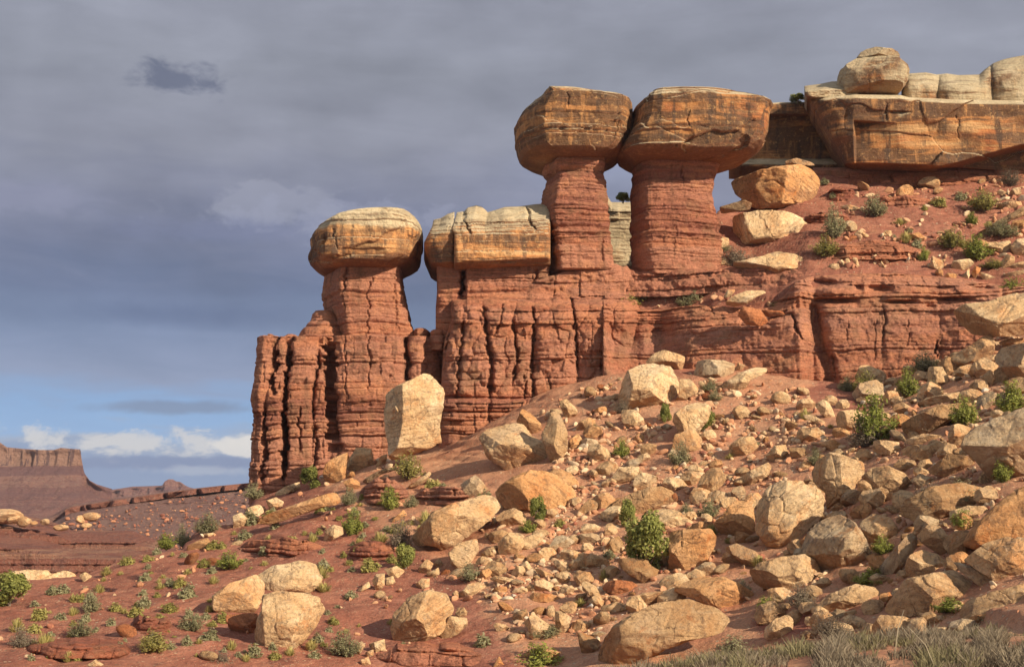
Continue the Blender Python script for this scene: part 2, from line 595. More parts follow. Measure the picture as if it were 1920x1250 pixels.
def mat_red(name, tint=(1, 1, 1), dark=1.0):
    """layered red mudstone"""
    m, k = new_mat(name)
    P, NZ = geo(k)
    big = k.noise(P, 0.22, 4, 0.55)
    q = k.vmath('ADD', P, k.vmath('SCALE', (1, 1, 1)))
    sx = k.add('ShaderNodeSeparateXYZ')
    k.l.new(P, sx.inputs[0])
    zz = k.math('ADD', sx.outputs[2], k.math('MULTIPLY', big, 1.2))
    cz = k.add('ShaderNodeCombineXYZ')
    k.put(cz.inputs[0], k.math('MULTIPLY', sx.outputs[0], 0.06))
    k.put(cz.inputs[1], k.math('MULTIPLY', sx.outputs[1], 0.06))
    k.put(cz.inputs[2], zz)
    bands = k.noise(cz.outputs[0], 0.75, 5, 0.62)
    fineb = k.noise(cz.outputs[0], 3.2, 4, 0.6)
    col = k.ramp(bands, [(0.25, (0.300, 0.108, 0.066)), (0.40, (0.425, 0.165, 0.100)), (0.50, (0.510, 0.220, 0.130)),
                         (0.58, (0.405, 0.180, 0.128)), (0.68, (0.540, 0.255, 0.150)), (0.80, (0.345, 0.135, 0.088))])
    col = k.mix(k.math('MULTIPLY', k.step(fineb, 0.52, 0.72), 0.35), col, (0.47, 0.23, 0.13))
    col = k.mix(k.math('MULTIPLY', k.step(fineb, 0.50, 0.30), 0.40), col, (0.26, 0.10, 0.068))
    mot = k.noise(P, 1.1, 6, 0.65)
    col = k.mix(k.math('MULTIPLY', k.step(mot, 0.50, 0.70), 0.35), col, (0.30, 0.145, 0.10))
    col = k.mix(k.math('MULTIPLY', k.step(mot, 0.46, 0.30), 0.30), col, (0.56, 0.255, 0.145))
    lb = k.noise(cz.outputs[0], 0.30, 3, 0.6)
    col = k.mix(k.math('MULTIPLY', k.step(lb, 0.53, 0.60), 0.55), col, (0.50, 0.245, 0.175))
    col = k.mix(k.math('MULTIPLY', k.step(lb, 0.47, 0.40), 0.55), col, (0.27, 0.098, 0.075))
    # pale salts along a few bedding lines
    wl = k.noise(cz.outputs[0], 6.5, 2, 0.5)
    pat = k.noise(P, 0.8, 4, 0.6)
    col = k.mix(k.math('MULTIPLY', k.math('MULTIPLY', k.step(wl, 0.64, 0.70), k.step(pat, 0.52, 0.66)), 0.55), col, (0.58, 0.38, 0.27))
    # brown wash streaks
    stv = k.scale(P, (1.6, 1.6, 0.10))
    sn = k.noise(stv, 1.0, 4, 0.6)
    col = k.mix(k.math('MULTIPLY', k.step(sn, 0.53, 0.66), 0.55), col, (0.21, 0.105, 0.070))
    fine = k.noise(P, 7.0, 5, 0.7)
    thn = k.noise(cz.outputs[0], 9.0, 4, 0.7)
    col = k.mix(k.math('MULTIPLY', k.step(thn, 0.44, 0.34), 0.6), col, (0.17, 0.070, 0.048))
    col = k.mix(0.7, col, k.ramp(fine, [(0.25, (0.5, 0.45, 0.44)), (0.5, (1, 1, 1)), (0.75, (1.4, 1.36, 1.3))]), 'MULTIPLY')
    pv = k.noise(P, 0.5, 5, 0.65)
    col = k.mix(k.math('MULTIPLY', k.step(pv, 0.53, 0.66), 0.55), col, (0.30, 0.165, 0.10))
    col = k.mix(k.math('MULTIPLY', k.step(pv, 0.45, 0.34), 0.45), col, (0.62, 0.285, 0.155))
    col = k.mix(1.0, col, tuple(t * dark * q for t, q in zip(tint, (1.15, 1.06, 0.90))), 'MULTIPLY')
    k.put(k.bsdf.inputs['Base Color'], col)
    hb = k.noise(k.scale(P, (0.5, 0.5, 2.4)), 2.2, 6, 0.68)
    b1 = bump(k, hb, 1.0, 0.42)
    b2 = bump(k, fine, 0.85, 0.16, b1)
    k.l.new(b2, k.bsdf.inputs['Normal'])
    return m


def mat_cap(name, warm=1.0, bias=0.0, bed=2.0, dk=1.0):
    """pale sandstone with dark varnish bands, streaks and fresh orange scars"""
    m, k = new_mat(name)
    P, NZ = geo(k)
    w1 = k.noise(P, 0.35, 3, 0.5)
    sx = k.add('ShaderNodeSeparateXYZ')
    k.l.new(P, sx.inputs[0])
    zz = k.math('ADD', sx.outputs[2], k.math('MULTIPLY', w1, 0.5))
    cz = k.add('ShaderNodeCombineXYZ')
    k.put(cz.inputs[0], k.math('MULTIPLY', sx.outputs[0], 0.10))
    k.put(cz.inputs[1], k.math('MULTIPLY', sx.outputs[1], 0.10))
    k.put(cz.inputs[2], zz)
    B = cz.outputs[0]
    bands = k.noise(B, 0.95, 4, 0.60)
    thin = k.noise(B, 3.6, 4, 0.6)
    patch = k.noise(P, 0.30, 5, 0.6)
    streak = k.noise(k.scale(P, (1.5, 1.5, 0.16)), 1.0, 5, 0.62)
    side = k.ramp(patch, [(0.30, (0.34, 0.175, 0.075)), (0.46, (0.45, 0.235, 0.095)), (0.56, (0.50, 0.250, 0.095)), (0.72, (0.40, 0.155, 0.065))])
    side = k.mix(k.step(bands, 0.54, 0.64), side, (0.54, 0.36, 0.175))
    side = k.mix(k.math('MULTIPLY', k.step(bands, 0.53, 0.47), 0.85), side, (0.115, 0.075, 0.048))
    side = k.mix(k.math('MULTIPLY', k.step(thin, 0.50, 0.36), 0.40), side, (0.13, 0.085, 0.055))
    vp = k.noise(P, 0.42, 5, 0.62)
    side = k.mix(k.math('MULTIPLY', k.step(vp, 0.47, 0.58), 0.62), side, (0.150, 0.098, 0.062))
    side = k.mix(k.math('MULTIPLY', k.step(streak, 0.52, 0.63), 0.78), side, (0.090, 0.066, 0.050))
    cq = k.noise(P, 2.6, 6, 0.75)
    side = k.mix(k.math('MULTIPLY', k.step(cq, 0.55, 0.64), 0.6), side, (0.56, 0.36, 0.16))
    side = k.mix(k.math('MULTIPLY', k.step(streak, 0.43, 0.33), 0.55), side, (0.56, 0.31, 0.125))
    top = k.ramp(k.noise(P, 0.9, 5, 0.6), [(0.3, (0.44, 0.335, 0.205)), (0.5, (0.54, 0.42, 0.255)), (0.7, (0.60, 0.48, 0.31))])
    top = k.mix(k.math('MULTIPLY', k.step(thin, 0.50, 0.36), 0.55), top, (0.23, 0.165, 0.105))
    top = k.mix(k.math('MULTIPLY', k.step(patch, 0.45, 0.60), 0.5), top, (0.40, 0.285, 0.165))
    f = k.step(k.math('ADD', NZ, k.math('MULTIPLY', k.math('SUBTRACT', thin, 0.5), 0.5)), 0.50, 0.75)
    gt = k.add('ShaderNodeTexCoord')
    gs = k.add('ShaderNodeSeparateXYZ')
    k.l.new(gt.outputs['Generated'], gs.inputs[0])
    gz = k.math('ADD', gs.outputs[2], k.math('MULTIPLY', k.math('SUBTRACT', k.noise(P, 0.5, 4, 0.6), 0.5), 0.30))
    f = k.math('MAXIMUM', f, k.step(gz, bed, bed + 0.07))
    side = k.mix(1.0, side, (dk * 1.16, dk * 0.99, dk * 0.90), 'MULTIPLY')
    if bias:
        f = k.math('MAXIMUM', f, k.math('MULTIPLY', k.step(patch, 0.66, 0.50), bias))
    col = k.mix(f, side, top)
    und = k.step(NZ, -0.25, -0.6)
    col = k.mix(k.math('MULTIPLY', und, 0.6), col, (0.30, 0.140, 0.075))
    fine = k.noise(P, 5.5, 6, 0.7)
    col = k.mix(0.5, col, k.ramp(fine, [(0.28, (0.5, 0.48, 0.46)), (0.5, (1, 1, 1)), (0.75, (1.4, 1.36, 1.3))]), 'MULTIPLY')
    col = k.mix(1.0, col, (warm, warm * 0.985, warm * 0.95), 'MULTIPLY')
    k.put(k.bsdf.inputs['Base Color'], col)
    b1 = bump(k, k.noise(B, 4.0, 5, 0.65), 0.55, 0.26)
    b2 = bump(k, fine, 0.85, 0.16, b1)
    k.l.new(b2, k.bsdf.inputs['Normal'])
    return m


def mat_boulder(name):
    """fallen sandstone: cream to orange, lichen specks, faint bedding; object colour sets each stone's own tone"""
    m, k = new_mat(name)
    P, NZ = geo(k)
    oi = k.add('ShaderNodeObjectInfo')
    tc = k.add('ShaderNodeTexCoord')
    rv = k.math('MULTIPLY', oi.outputs['Random'], 90.0)
    cr = k.add('ShaderNodeCombineXYZ')
    for i in range(3):
        k.put(cr.inputs[i], rv)
    Q = k.vmath('ADD', tc.outputs['Object'], cr.outputs[0])
    a = k.noise(Q, 0.55, 5, 0.6)
    col = k.ramp(a, [(0.28, (0.50, 0.265, 0.115)), (0.42, (0.56, 0.365, 0.185)), (0.55, (0.62, 0.450, 0.250)), (0.70, (0.66, 0.51, 0.32))])
    # bedding planes tilted differently in every stone
    vr = k.add('ShaderNodeVectorRotate', rotation_type='EULER_XYZ')
    k.l.new(Q, vr.inputs['Vector'])
    re = k.add('ShaderNodeCombineXYZ')
    k.put(re.inputs[0], k.math('MULTIPLY', k.math('SUBTRACT', oi.outputs['Random'], 0.5), 2.2))
    k.put(re.inputs[1], k.math('MULTIPLY', k.math('SUBTRACT', k.math('FRACT', k.math('MULTIPLY', oi.outputs['Random'], 7.3)), 0.5), 1.6))
    k.l.new(re.outputs[0], vr.inputs['Rotation'])
    BQ = k.scale(vr.outputs[0], (0.22, 0.22, 2.6))
    bed = k.noise(BQ, 1.9, 5, 0.62)
    col = k.mix(k.math('MULTIPLY', k.step(bed, 0.50, 0.34), 0.55), col, (0.30, 0.185, 0.100))
    col = k.mix(k.math('MULTIPLY', k.step(bed, 0.56, 0.70), 0.45), col, (0.70, 0.54, 0.33))
    c = k.noise(Q, 1.15, 6, 0.65)
    col = k.mix(k.math('MULTIPLY', k.step(c, 0.55, 0.68), 0.70), col, (0.50, 0.225, 0.085))
    d = k.noise(Q, 1.9, 7, 0.74)
    col = k.mix(k.math('MULTIPLY', k.step(d, 0.53, 0.62), 0.66), col, (0.215, 0.155, 0.105))
    e = k.noise(Q, 7.5, 6, 0.72)
    col = k.mix(k.math('MULTIPLY', k.step(e, 0.54, 0.62), 0.62), col, (0.235, 0.165, 0.105))
    g = k.noise(Q, 15.0, 4, 0.7)
    col = k.mix(0.55, col, k.ramp(g, [(0.30, (0.5, 0.46, 0.42)), (0.5, (1, 1, 1)), (0.72, (1.3, 1.26, 1.2))]), 'MULTIPLY')
    col = k.mix(k.math('MULTIPLY', k.step(e, 0.44, 0.36), 0.45), col, (0.74, 0.61, 0.42))
    wq = k.vmath('ADD', Q, k.vmath('SCALE', (0, 0, 0)))
    nw = k.add('ShaderNodeTexNoise')
    k.put(nw.inputs['Vector'], Q)
    nw.inputs['Scale'].default_value = 1.3
    nw.inputs['Detail'].default_value = 4
    wq = k.vmath('ADD', Q, k.scale(k.vmath('SUBTRACT', nw.outputs['Color'], (0.5, 0.5, 0.5)), (0.9, 0.9, 0.9)))
    ck = k.voro(wq, 0.62, 'DISTANCE_TO_EDGE')
    crk = k.math('MULTIPLY', k.step(ck, 0.014, 0.004), k.step(k.noise(Q, 0.8, 3, 0.5), 0.52, 0.60))
    col = k.mix(k.math('MULTIPLY', crk, 0.6), col, (0.13, 0.085, 0.055))
    col = k.mix(1.0, col, oi.outputs['Color'], 'MULTIPLY')
    col = k.mix(1.0, col, (1.16, 1.08, 1.05), 'MULTIPLY')
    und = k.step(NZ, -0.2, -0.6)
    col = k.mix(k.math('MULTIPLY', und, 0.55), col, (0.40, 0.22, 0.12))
    k.put(k.bsdf.inputs['Base Color'], col)
    b0 = bump(k, k.math('SUBTRACT', bed, k.math('MULTIPLY', crk, 0.6)), 0.70, 0.26)
    b1 = bump(k, d, 0.75, 0.24, b0)
    b2 = bump(k, e, 0.95, 0.12, b1)
    k.l.new(b2, k.bsdf.inputs['Normal'])
    return m


def mat_soil(name):
    m, k = new_mat(name)
    P, NZ = geo(k)
    at = k.add('ShaderNodeAttribute', attribute_name='talus')
    a = k.noise(P, 0.35, 5, 0.6)
    b = k.noise(P, 2.2, 6, 0.66)
    red = k.ramp(a, [(0.3, (0.240, 0.085, 0.052)), (0.5, (0.315, 0.116, 0.068)), (0.7, (0.370, 0.152, 0.090))])
    red = k.mix(k.math('MULTIPLY', k.step(b, 0.52, 0.70), 0.5), red, (0.48, 0.225, 0.13))
    red = k.mix(k.math('MULTIPLY', k.step(b, 0.47, 0.32), 0.5), red, (0.165, 0.058, 0.035))
    tan = k.ramp(a, [(0.3, (0.42, 0.175, 0.092)), (0.55, (0.50, 0.245, 0.130)), (0.75, (0.56, 0.315, 0.178))])
    tan = k.mix(k.math('MULTIPLY', k.step(b, 0.50, 0.36), 0.5), tan, (0.32, 0.135, 0.075))
    sx = k.add('ShaderNodeSeparateXYZ')
    k.l.new(P, sx.inputs[0])
    cz = k.add('ShaderNodeCombineXYZ')
    k.put(cz.inputs[0], k.math('MULTIPLY', sx.outputs[0], 0.18))
    k.put(cz.inputs[1], k.math('MULTIPLY', sx.outputs[1], 0.10))
    k.put(cz.inputs[2], k.math('ADD', k.math('MULTIPLY', sx.outputs[2], 2.2), k.math('MULTIPLY', a, 1.5)))
    ln = k.noise(cz.outputs[0], 1.6, 5, 0.7)
    red = k.mix(k.math('MULTIPLY', k.step(ln, 0.42, 0.34), 0.75), red, (0.15, 0.055, 0.036))
    red = k.mix(k.math('MULTIPLY', k.step(ln, 0.58, 0.68), 0.45), red, (0.46, 0.20, 0.125))
    f = k.step(k.math('ADD', at.outputs['Fac'], k.math('MULTIPLY', k.math('SUBTRACT', k.noise(P, 0.5, 5, 0.65), 0.5), 1.1)), 0.30, 0.70)
    col = k.mix(f, red, tan)
    # pebbles
    v1 = k.voro(P, 5.0)
    vc = k.voro(P, 5.0, out='Color')
    sp = k.add('ShaderNodeSeparateColor')
    k.l.new(vc, sp.inputs[0])
    dens = k.step(k.math('ADD', k.noise(P, 0.6, 4, 0.6), k.math('MULTIPLY', f, 0.12)), 0.50, 0.62)
    pm = k.math('MULTIPLY', k.math('MULTIPLY', k.step(v1, 0.34, 0.26), k.step(sp.outputs[0], 0.55, 0.60)), dens)
    col = k.mix(k.math('MULTIPLY', pm, 0.85), col, k.mix(sp.outputs[1], (0.52, 0.30, 0.17), (0.62, 0.46, 0.29)))
    v2 = k.voro(P, 13.0)
    vc2 = k.voro(P, 13.0, out='Color')
    sp2 = k.add('ShaderNodeSeparateColor')
    k.l.new(vc2, sp2.inputs[0])
    pm2 = k.math('MULTIPLY', k.math('MULTIPLY', k.step(v2, 0.36, 0.28), k.step(sp2.outputs[0], 0.45, 0.50)), k.step(k.noise(P, 0.9, 4, 0.6), 0.42, 0.56))
    col = k.mix(k.math('MULTIPLY', pm2, 0.7), col, k.mix(sp2.outputs[1], (0.40, 0.19, 0.10), (0.60, 0.42, 0.26)))
    fine = k.noise(P, 11.0, 5, 0.72)
    col = k.mix(0.7, col, k.ramp(fine, [(0.28, (0.55, 0.52, 0.5)), (0.5, (1, 1, 1)), (0.75, (1.35, 1.3, 1.25))]), 'MULTIPLY')
    k.put(k.bsdf.inputs['Base Color'], col)
    h = k.math('ADD', k.math('ADD', k.math('ADD', k.math('MULTIPLY', pm, 0.8), k.math('MULTIPLY', pm2, 0.35)), b), k.math('MULTIPLY', ln, k.math('SUBTRACT', 1.4, f)))
    b1 = bump(k, h, 0.9, 0.16)
    b2 = bump(k, fine, 0.7, 0.06, b1)
    k.l.new(b2, k.bsdf.inputs['Normal'])
    return m


def mat_far(name, stops, zsc, psc, dk=1.0):
    """distant layered canyon walls"""
    m, k = new_mat(name)
    P, NZ = geo(k)
    sx = k.add('ShaderNodeSeparateXYZ')
    k.l.new(P, sx.inputs[0])
    big = k.noise(P, psc, 5, 0.6)
    zz = k.math('ADD', k.math('MULTIPLY', sx.outputs[2], zsc), k.math('MULTIPLY', big, 0.8))
    cz = k.add('ShaderNodeCombineXYZ')
    k.put(cz.inputs[0], k.math('MULTIPLY', sx.outputs[0], psc * 0.15))
    k.put(cz.inputs[1], k.math('MULTIPLY', sx.outputs[1], psc * 0.15))
    k.put(cz.inputs[2], zz)
    bands = k.noise(cz.outputs[0], 1.0, 7, 0.72)
    col = k.ramp(bands, stops)
    fb = k.noise(cz.outputs[0], 4.5, 4, 0.7)
    col = k.mix(k.math('MULTIPLY', k.step(fb, 0.48, 0.36), 0.6), col, (0.17 * dk, 0.085 * dk, 0.07 * dk))
    st = k.noise(k.scale(P, (psc * 5, psc * 5, psc * 0.5)), 1.0, 6, 0.68)
    col = k.mix(k.math('MULTIPLY', k.step(st, 0.52, 0.66), 0.55), col, (0.13 * dk, 0.065 * dk, 0.055 * dk))
    sp = k.noise(P, psc * 22, 5, 0.75)
    col = k.mix(k.math('MULTIPLY', k.step(sp, 0.54, 0.64), 0.5), col, (0.42, 0.29, 0.20))
    col = k.mix(k.math('MULTIPLY', k.step(sp, 0.46, 0.36), 0.4), col, (0.14, 0.072, 0.055))
    k.put(k.bsdf.inputs['Base Color'], col)
    b1 = bump(k, k.math('ADD', bands, sp), 1.0, 0.5 / psc * 0.3)
    k.l.new(b1, k.bsdf.inputs['Normal'])
    return m


def mat_leaf(name, a, b, c):
    m, k = new_mat(name)
    P, NZ = geo(k)
    oi = k.add('ShaderNodeObjectInfo')
    at = k.add('ShaderNodeAttribute', attribute_name='tint')
    f = k.math('ADD', at.outputs['Fac'], k.math('MULTIPLY', k.math('SUBTRACT', oi.outputs['Random'], 0.5), 0.25))
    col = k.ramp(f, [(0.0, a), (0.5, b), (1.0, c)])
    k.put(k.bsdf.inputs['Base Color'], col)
    k.bsdf.inputs['Roughness'].default_value = 0.7
    tr = k.add('ShaderNodeBsdfTranslucent')
    k.put(tr.inputs[0], col)
    ms = k.add('ShaderNodeMixShader')
    ms.inputs[0].default_value = 0.35
    k.l.new(k.bsdf.outputs[0], ms.inputs[1])
    k.l.new(tr.outputs[0], ms.inputs[2])
    outn = [n for n in k.n if n.type == 'OUTPUT_MATERIAL'][0]
    k.l.new(ms.outputs[0], outn.inputs[0])
    return m


M_RED = mat_red("red_mudstone")
M_RED2 = mat_red("dark_red_ledge", (0.90, 0.86, 0.86))
M_CAP = mat_cap("varnished_sandstone", 1.0, 0.0, 0.60)
M_CAPD = mat_cap("dark_varnished_sandstone", 1.0, 0.0, 0.90, 0.80)
M_RIM = mat_cap("streaked_rim_sandstone", 1.0, 0.0, 0.95, 0.88)
M_PALE = mat_cap("pale_sandstone", 0.86, 0.85)
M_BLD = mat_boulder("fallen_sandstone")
M_SOIL = mat_soil("red_soil")
M_MESA = mat_far("mesa_rock", [(0.28, (0.23, 0.11, 0.085)), (0.42, (0.37, 0.175, 0.13)), (0.52, (0.27, 0.125, 0.10)), (0.62, (0.41, 0.21, 0.15)), (0.75, (0.30, 0.14, 0.11))], 0.11, 0.02, 1.6)
_k = NT(M_MESA.node_tree)
_b = M_MESA.node_tree.nodes['Principled BSDF']
_old = _b.inputs['Base Color'].links[0].from_socket
_P, _nz = geo(_k)
_s = _k.add('ShaderNodeSeparateXYZ')
_k.l.new(_P, _s.inputs[0])
_z = _k.math('ADD', _s.outputs[2], _k.math('MULTIPLY', _k.math('SUBTRACT', _k.noise(_P, 0.02, 5, 0.6), 0.5), 5.0))
_fr = _k.noise(_k.scale(_P, (0.30, 0.05, 0.035)), 1.0, 5, 0.65)
_cl = _k.mix(_k.step(_fr, 0.56, 0.50), (0.20, 0.115, 0.095), (0.48, 0.27, 0.18))
_c = _k.mix(_k.math('MULTIPLY', _k.step(_z, 10.5, 12.0), 0.85), _old, _cl)
_c = _k.mix(_k.math('MULTIPLY', _k.math('MULTIPLY', _k.step(_z, 4.5, 5.5), _k.step(_z, 11.5, 10.5)), 0.65), _c, (0.25, 0.125, 0.11))
_c = _k.mix(_k.math('MULTIPLY', _k.math('MULTIPLY', _k.step(_z, -9.0, -8.0), _k.step(_z, -4.5, -5.5)), 0.5), _c, (0.24, 0.12, 0.105))
_k.l.new(_c, _b.inputs['Base Color'])
M_RUB = mat_far("rubble_slope_rock", [(0.3, (0.27, 0.138, 0.110)), (0.5, (0.37, 0.198, 0.150)), (0.7, (0.42, 0.250, 0.185))], 0.2, 0.06, 1.6)
M_BENCH = mat_far("bench_rock", [(0.28, (0.28, 0.105, 0.072)), (0.42, (0.44, 0.180, 0.112)), (0.52, (0.35, 0.132, 0.088)), (0.62, (0.52, 0.260, 0.155)), (0.75, (0.39, 0.150, 0.098))], 0.7, 0.09, 1.3)
L_JUN = mat_leaf("juniper_needles", (0.110, 0.115, 0.028), (0.290, 0.285, 0.072), (0.450, 0.415, 0.130))
L_GRN = mat_leaf("bright_leaves", (0.120, 0.130, 0.026), (0.270, 0.275, 0.056), (0.430, 0.410, 0.105))
L_SAGE = mat_leaf("sage_leaves", (0.140, 0.128, 0.062), (0.300, 0.268, 0.130), (0.450, 0.395, 0.215))
L_OLV = mat_leaf("olive_leaves", (0.150, 0.130, 0.036), (0.310, 0.265, 0.072), (0.470, 0.390, 0.130))
L_YEL = mat_leaf("yellow_tuft", (0.250, 0.200, 0.065), (0.450, 0.370, 0.120), (0.620, 0.520, 0.220))
L_KNL = mat_leaf("knoll_grass", (0.110, 0.088, 0.045), (0.215, 0.175, 0.085), (0.330, 0.275, 0.135))
L_TAN = mat_leaf("dry_twigs", (0.120, 0.088, 0.056), (0.250, 0.190, 0.120), (0.400, 0.315, 0.200))
M_WOOD = new_mat("grey_wood")[0]
M_WOOD.node_tree.nodes['Principled BSDF'].inputs['Base Color'].default_value = (0.17, 0.125, 0.09, 1)


# ------------------------------------------------------------------ the hill, as distance profiles under columns of view
TCOL = [
    (0,    [(1250, 46), (1180, 54), (1110, 64), (1100, 68)], [(76, -6), (95, -14), (140, -24)]),
    (250,  [(1250, 47), (1150, 57), (1050, 70), (1040, 73)], [(82, -6), (100, -14), (140, -24)]),
    (370,  [(1250, 48), (1120, 60), (1010, 76), (990, 80)], [(88, -4), (105, -12), (140, -24)]),
    (470,  [(1250, 49), (1100, 62), (1000, 76), (937, 90)], [(96, -1.5), (110, -8), (140, -22)]),
    (560,  [(1250, 50), (1080, 64), (985, 74), (905, 91)], [(100, 2), (115, -4), (140, -18)]),
    (700,  [(1250, 51), (1080, 64), (980, 72), (900, 81), (862, 88)], [(96, 3.5), (110, 2), (140, -10)]),
    (830,  [(1250, 51), (1080, 63), (950, 73), (850, 85), (838, 89)], [(96, 4.5), (105, 4), (140, -8)]),
    (950,  [(1250, 50), (1080, 61), (950, 70), (850, 79), (775, 87.5)], [(91, 7), (96, 7), (100, 6), (140, -5)]),
    (1050, [(1250, 50), (1100, 59), (950, 69), (830, 77), (728, 87)], [(91, 8.4), (100, 8.4), (105, 7), (140, -5)]),
    (1140, [(1240, 49), (1100, 58), (950, 68), (820, 76.5), (703, 86.5), ('f', 4.2, 0.3)], [(91.5, 12.5), (94, 15.5), (98, 15.6), (104, 10), (140, -5)]),
    (1250, [(1220, 49), (1080, 58), (950, 67), (790, 77), (688, 85.5), ('f', 4.2, 0.2), (583, 90.6), (550, 91.2), (508, 92.6)], [(96, 16.2), (104, 11), (140, -5)]),
    (1340, [(1210, 48.5), (1080, 57), (950, 66), (795, 76), (690, 84.0), ('f', 3.4, 0.2), (580, 88.0), (550, 89.5), (515, 91.4), (480, 93), (430, 95.5), (385, 97.5)], [(103, 19), (112, 12), (140, 0)]),
    (1400, [(1200, 48), (1080, 56), (950, 65), (800, 75), (695, 83.0), ('f', 3.2, 0.2), (580, 86.8), (550, 88.6), (520, 90.5), (500, 92), (450, 94.5), (400, 98), (345, 103)], [(108, 24), (140, 24)]),
    (1520, [(1180, 46), (1050, 54), (950, 62), (800, 72), (714, 81.5), ('f', 3.4, 0.2), (540, 85.6), (515, 87), (450, 91), (390, 97), (330, 102.5)], [(108, 25), (140, 25)]),
    (1640, [(1180, 44), (1050, 51), (950, 58), (820, 67), (720, 81), ('f', 3.4, 0.2), (535, 85.2), (510, 87), (440, 91), (380, 97), (330, 102.5)], [(108, 25), (140, 25)]),
    (1760, [(1180, 41), (1080, 46), (950, 53), (830, 62), (740, 72), (676, 80.6), ('f', 3.2, 0.2), (540, 84.6), (515, 86.5), (440, 91), (380, 96.5), (330, 102.5)], [(108, 25), (140, 25)]),
    (1860, [(1180, 38), (1080, 43), (950, 50), (830, 58), (720, 69), (634, 79.5), ('f', 2.6, 0.2), (550, 83.2), (530, 85), (440, 90), (380, 96), (330, 102)], [(108, 25), (140, 25)]),
    (1950, [(1180, 36), (1080, 41), (950, 48), (830, 56), (720, 66), (640, 75), (560, 82), (480, 87), (420, 91), (332, 101)], [(108, 25), (140, 25)]),
]
KNOLL = [(-400, 1420), (480, 1340), (880, 1285), (1000, 1262), (1120, 1262), (1300, 1240), (1500, 1222), (1640, 1204), (1800, 1196), (1950, 1188), (2500, 1188)]
YS = np.concatenate([np.arange(3, 30, 0.5), np.arange(30, 112, 0.16), np.arange(112, 146, 1.0), np.geomspace(146, 1800, 40)])
cols_z, cols_u = [], []
for cu, vd, extra in TCOL:
    vc = IP(cu, KNOLL)
    pts = [(3, EYE - 1.75), (9, EYE - 1.55), (14, zof(vc, 14) - 0.05), (17, zof(vc, 17)), (21, zof(vc, 21) - 0.6), (28, -4.2)]
    z0 = zof(vd[0][0], vd[0][1])
    pts.append((vd[0][1] - 5, min(z0 - 0.6, zof(1300, vd[0][1] - 5))))
    for q in vd:
        if q[0] == 'f':
            pts.append((pts[-1][0] + q[1], pts[-1][1] + q[2]))
        else:
            pts.append((q[1], float(zof(q[0], q[1]))))
    pts += extra
    pts += [(220, -26), (600, -27), (1800, -33)]
    cols_u.append(cu)
    z = IP(YS, pts)
    # soften the joints of the profile
    zk = z.copy()
    for _ in range(3):
        zk[1:-1] = 0.25 * zk[:-2] + 0.5 * zk[1:-1] + 0.25 * zk[2:]
    cols_z.append(zk)
cols_u = [-1200, -300] + cols_u + [2250, 3200]
cols_z = [cols_z[0], cols_z[0]] + cols_z + [cols_z[-1], cols_z[-1]]
cols_u = np.array(cols_u, float)
cols_z = np.array(cols_z)
uf = np.concatenate([np.linspace(-1200, -60, 40), np.arange(-50, 2320, 3.2), np.linspace(2330, 3200, 30)])
TZ = np.stack([np.interp(uf, cols_u, cols_z[:, j]) for j in range(len(YS))], 0)     # rows y, columns u
ker = np.exp(-np.linspace(-2, 2, 21) ** 2)
ker /= ker.sum()
TZs = np.stack([np.convolve(np.pad(r, 10, mode='edge'), ker, mode='valid') for r in TZ], 0)
TZ = TZs
fw = YS[:, None] * CP + (TZ - EYE) * SP
TXm = (uf[None, :] - CU) / F * fw
TP = np.stack([TXm, np.broadcast_to(YS[:, None], TZ.shape), TZ], -1)
near = ((YS > 30) & (YS < 112))[:, None]
TV = vpix(TZ, YS[:, None])
# small ledges where the slope is bare, lumps elsewhere
STL = Strata(41, 0.25, 0.75)
lz = TP[..., 2] + 0.5 * fbm(TP * 0.12, 3, 70)
li = np.clip(np.searchsorted(STL.b, lz) - 1, 0, len(STL.b) - 2)
fr = (lz - STL.b[li]) / (STL.b[li + 1] - STL.b[li])
ledge = (sstep(fr, 0.55, 0.95) - fr) * (STL.b[li + 1] - STL.b[li])
lmask = sstep(fbm(TP * 0.16, 3, 77), -0.15, 0.35)
upper = ((TV < 560) & (YS[:, None] > 80))
amp = np.where(upper, 1.15 * sstep(fbm(TP * 0.22, 3, 78), -0.35, 0.1), 0.5 * lmask)
lump = np.where(upper, 0.34, 0.22) * fbm(TP * 0.35, 4, 71) + 0.10 * fbm(TP * 1.3, 4, 72)
TZ2 = TZ + np.where(near, 1, 0) * (ledge * amp + lump) + np.where(YS < 30, 1, 0)[:, None] * 0.04 * fbm(TP * 2, 3, 73) \
    + np.where(YS > 150, 1, 0)[:, None] * 6 * fbm(TP * 0.01, 4, 74)
TP[..., 2] = TZ2
ub = IP(TV, [(500, 300), (760, 620), (905, 570), (1000, 700), (1080, 850), (1180, 900), (1260, 960)])
tal = np.where((TV > 600), sstep(uf[None, :] - ub, -40, 90), 0.25)
bare = np.exp(-(((uf[None, :] - 1570) / 90) ** 2 + ((TV - 740) / 35) ** 2)) + np.exp(-(((uf[None, :] - 1480) / 90) ** 2 + ((TV - 1165) / 25) ** 2)) \
    + np.exp(-(((uf[None, :] - 1290) / 120) ** 2 + ((TV - 680) / 30) ** 2))
tal = np.clip(tal - bare, 0, 1)
n, m_ = TZ.shape
ground = link("ground", mesh_from("ground", TP, gridfaces(n, m_), True, M_SOIL, attrs={'talus': tal}))
tag(ground, kind='structure')
print("terrain verts", n * m_)


